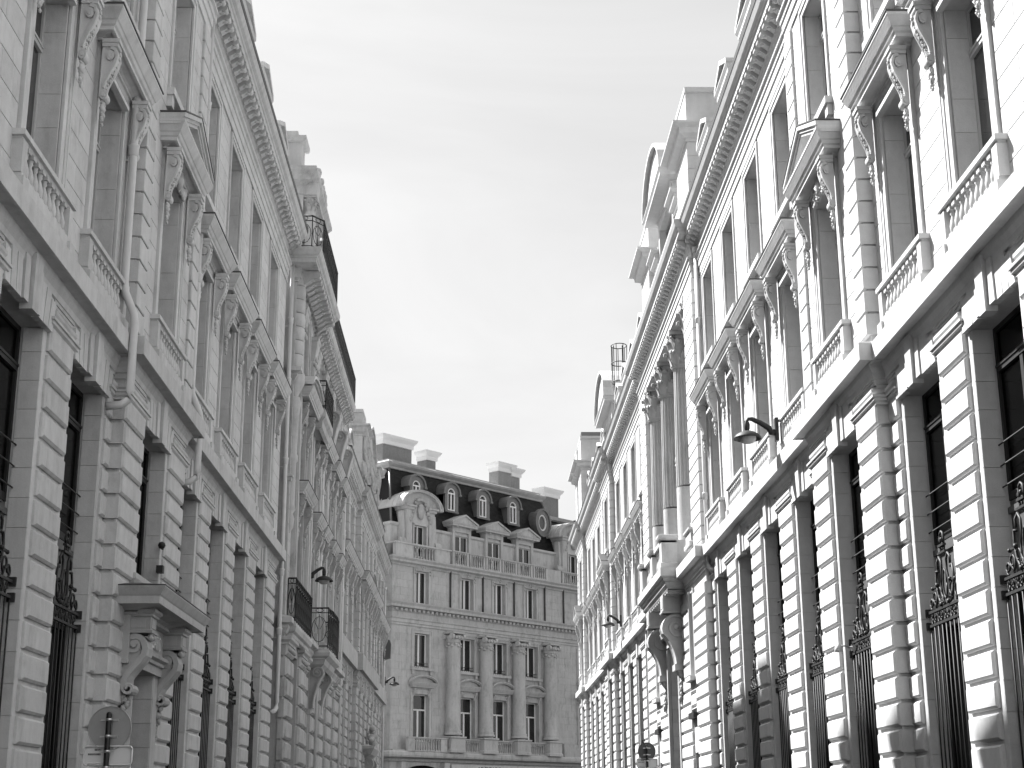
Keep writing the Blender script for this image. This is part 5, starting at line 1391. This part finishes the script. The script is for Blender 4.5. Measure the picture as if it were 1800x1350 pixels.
r = link('wall_spotlight', None, None, (6.22, 25.05, 4.25), -PI / 2); tag(r, 'small pale spotlight on a short arm beside the right pavilion window grille', 'spotlight')
m = MB(); m.box(-.04, .04, -.1, .02, -.05, .05); m.tube([(0, 0, 0), (0, .14, .03), (0, .22, .03)], .016, 6); link('arm', m.mesh('arm', 'alu'), r)
m = MB(); m.lathe(0, .24, [(.03, .06), (.055, .03), (.075, -.06), (.06, -.07), (.02, -.05)], 12); link('lamp_shade', m.mesh('lamp_shade', 'white'), r)

def sign_post(label, X, Y, ztop, rad, mat, plates=True, rz=0.0):
    r = link('sign_post', None, None, (X, Y, .13), rz); tag(r, label, 'road sign')
    T = ztop - .13
    m = MB(); m.lathe(0, 0, [(.033, 0), (.033, T)], 12); m.blob((0, 0, T), .034, 8); link('post', m.mesh('post', 'sign_pole'), r)
    zc = T - rad * .62
    m = MB()
    K = 40
    m.yprism([(rad * math.cos(2 * PI * k / K), zc + rad * math.sin(2 * PI * k / K)) for k in range(K)], -.075, -.068)
    for k in range(K):
        a, b = 2 * PI * k / K, 2 * PI * (k + 1) / K
        m.yprism([(rad * math.cos(a), zc + rad * math.sin(a)), (rad * math.cos(b), zc + rad * math.sin(b)), ((rad + .006) * math.cos(b), zc + (rad + .006) * math.sin(b)), ((rad + .006) * math.cos(a), zc + (rad + .006) * math.sin(a))], -.085, -.052)
    dk = link('sign_disc', m.mesh('sign_disc', mat), r)
    for z in (zc + rad * .38, zc - rad * .38):
        m = MB()
        m.box(-.10, .10, -.068, -.045, z - .014, z + .006); m.box(-.105, -.04, -.045, -.03, z - .012, z - .004); m.box(.04, .105, -.045, -.03, z, z + .008)
        m.lathe(0, 0, [(.036, z - .014), (.038, z - .014), (.038, z + .014), (.036, z + .014)], 12)
        link('clamp', m.mesh('clamp', 'alu'), dk)
    if plates:
        def plate(zc2, w, h, ang, name):
            rim = MB(); c = .035; pts = []
            for (cx_, cz_, a0) in ((w / 2 - c, h / 2 - c, 0), (-w / 2 + c, h / 2 - c, PI / 2), (-w / 2 + c, -h / 2 + c, PI), (w / 2 - c, -h / 2 + c, 1.5 * PI)):
                for k in range(5): a = a0 + PI / 2 * k / 4; pts.append((cx_ + c * math.cos(a), cz_ + c * math.sin(a)))
            rim.tube([(x, .0, z) for x, z in pts + pts[:1]], .009, 6)
            body = MB(); body.yprism(pts, -.022, -.016)
            for i in range(len(pts)):
                p, q = pts[i], pts[(i + 1) % len(pts)]; s2 = 1 + .02
                body.yprism([p, q, (q[0] * s2, q[1] * s2), (p[0] * s2, p[1] * s2)], -.022, 0)
            o = link(name, body.mesh(name, 'white'), r, (0, .055, zc2), ang); link('rim', rim.mesh('rim', 'white'), o)
            return o
        p1 = plate(zc - rad - .065, .56, .21, R(-3), 'direction_plate')
        m = MB()
        random.seed(2)
        for row, (x0, x1, z) in enumerate(((-.16, -.09, .055), (-.235, -.10, .005))):
            x = x0
            while x < x1:
                w = random.uniform(.006, .012); m.box(x, x + w, -.0155, -.0145, z, z + .022); x += w + .004
        link('maker_stamp', m.mesh('maker_stamp', 'ink'), p1)
        p2 = plate(zc - rad - .30, .50, .30, R(12), 'direction_plate'); p2.location.y = .10
        for z in (zc - rad - .02, zc - rad - .20, zc - rad - .27):
            m = MB(); m.lathe(0, 0, [(.036, z - .014), (.04, z - .014), (.04, z + .014), (.036, z + .014)], 12)
            m.box(-.085, .085, -.02, .02, z - .01, z + .01); link('clamp', m.mesh('clamp', 'alu'), r)
    return r
sign_post('back of a round road sign and two plates on a post before the left doorway', -4.27, 18.0, 2.76, .245, 'sign_back')
sign_post('dark round road sign back on a post at the far right pavement', 4.62, 42.0, 3.42, .235, 'panel', True, 0)

for o in bpy.data.objects:
    if '_l' in o: del o['_l']
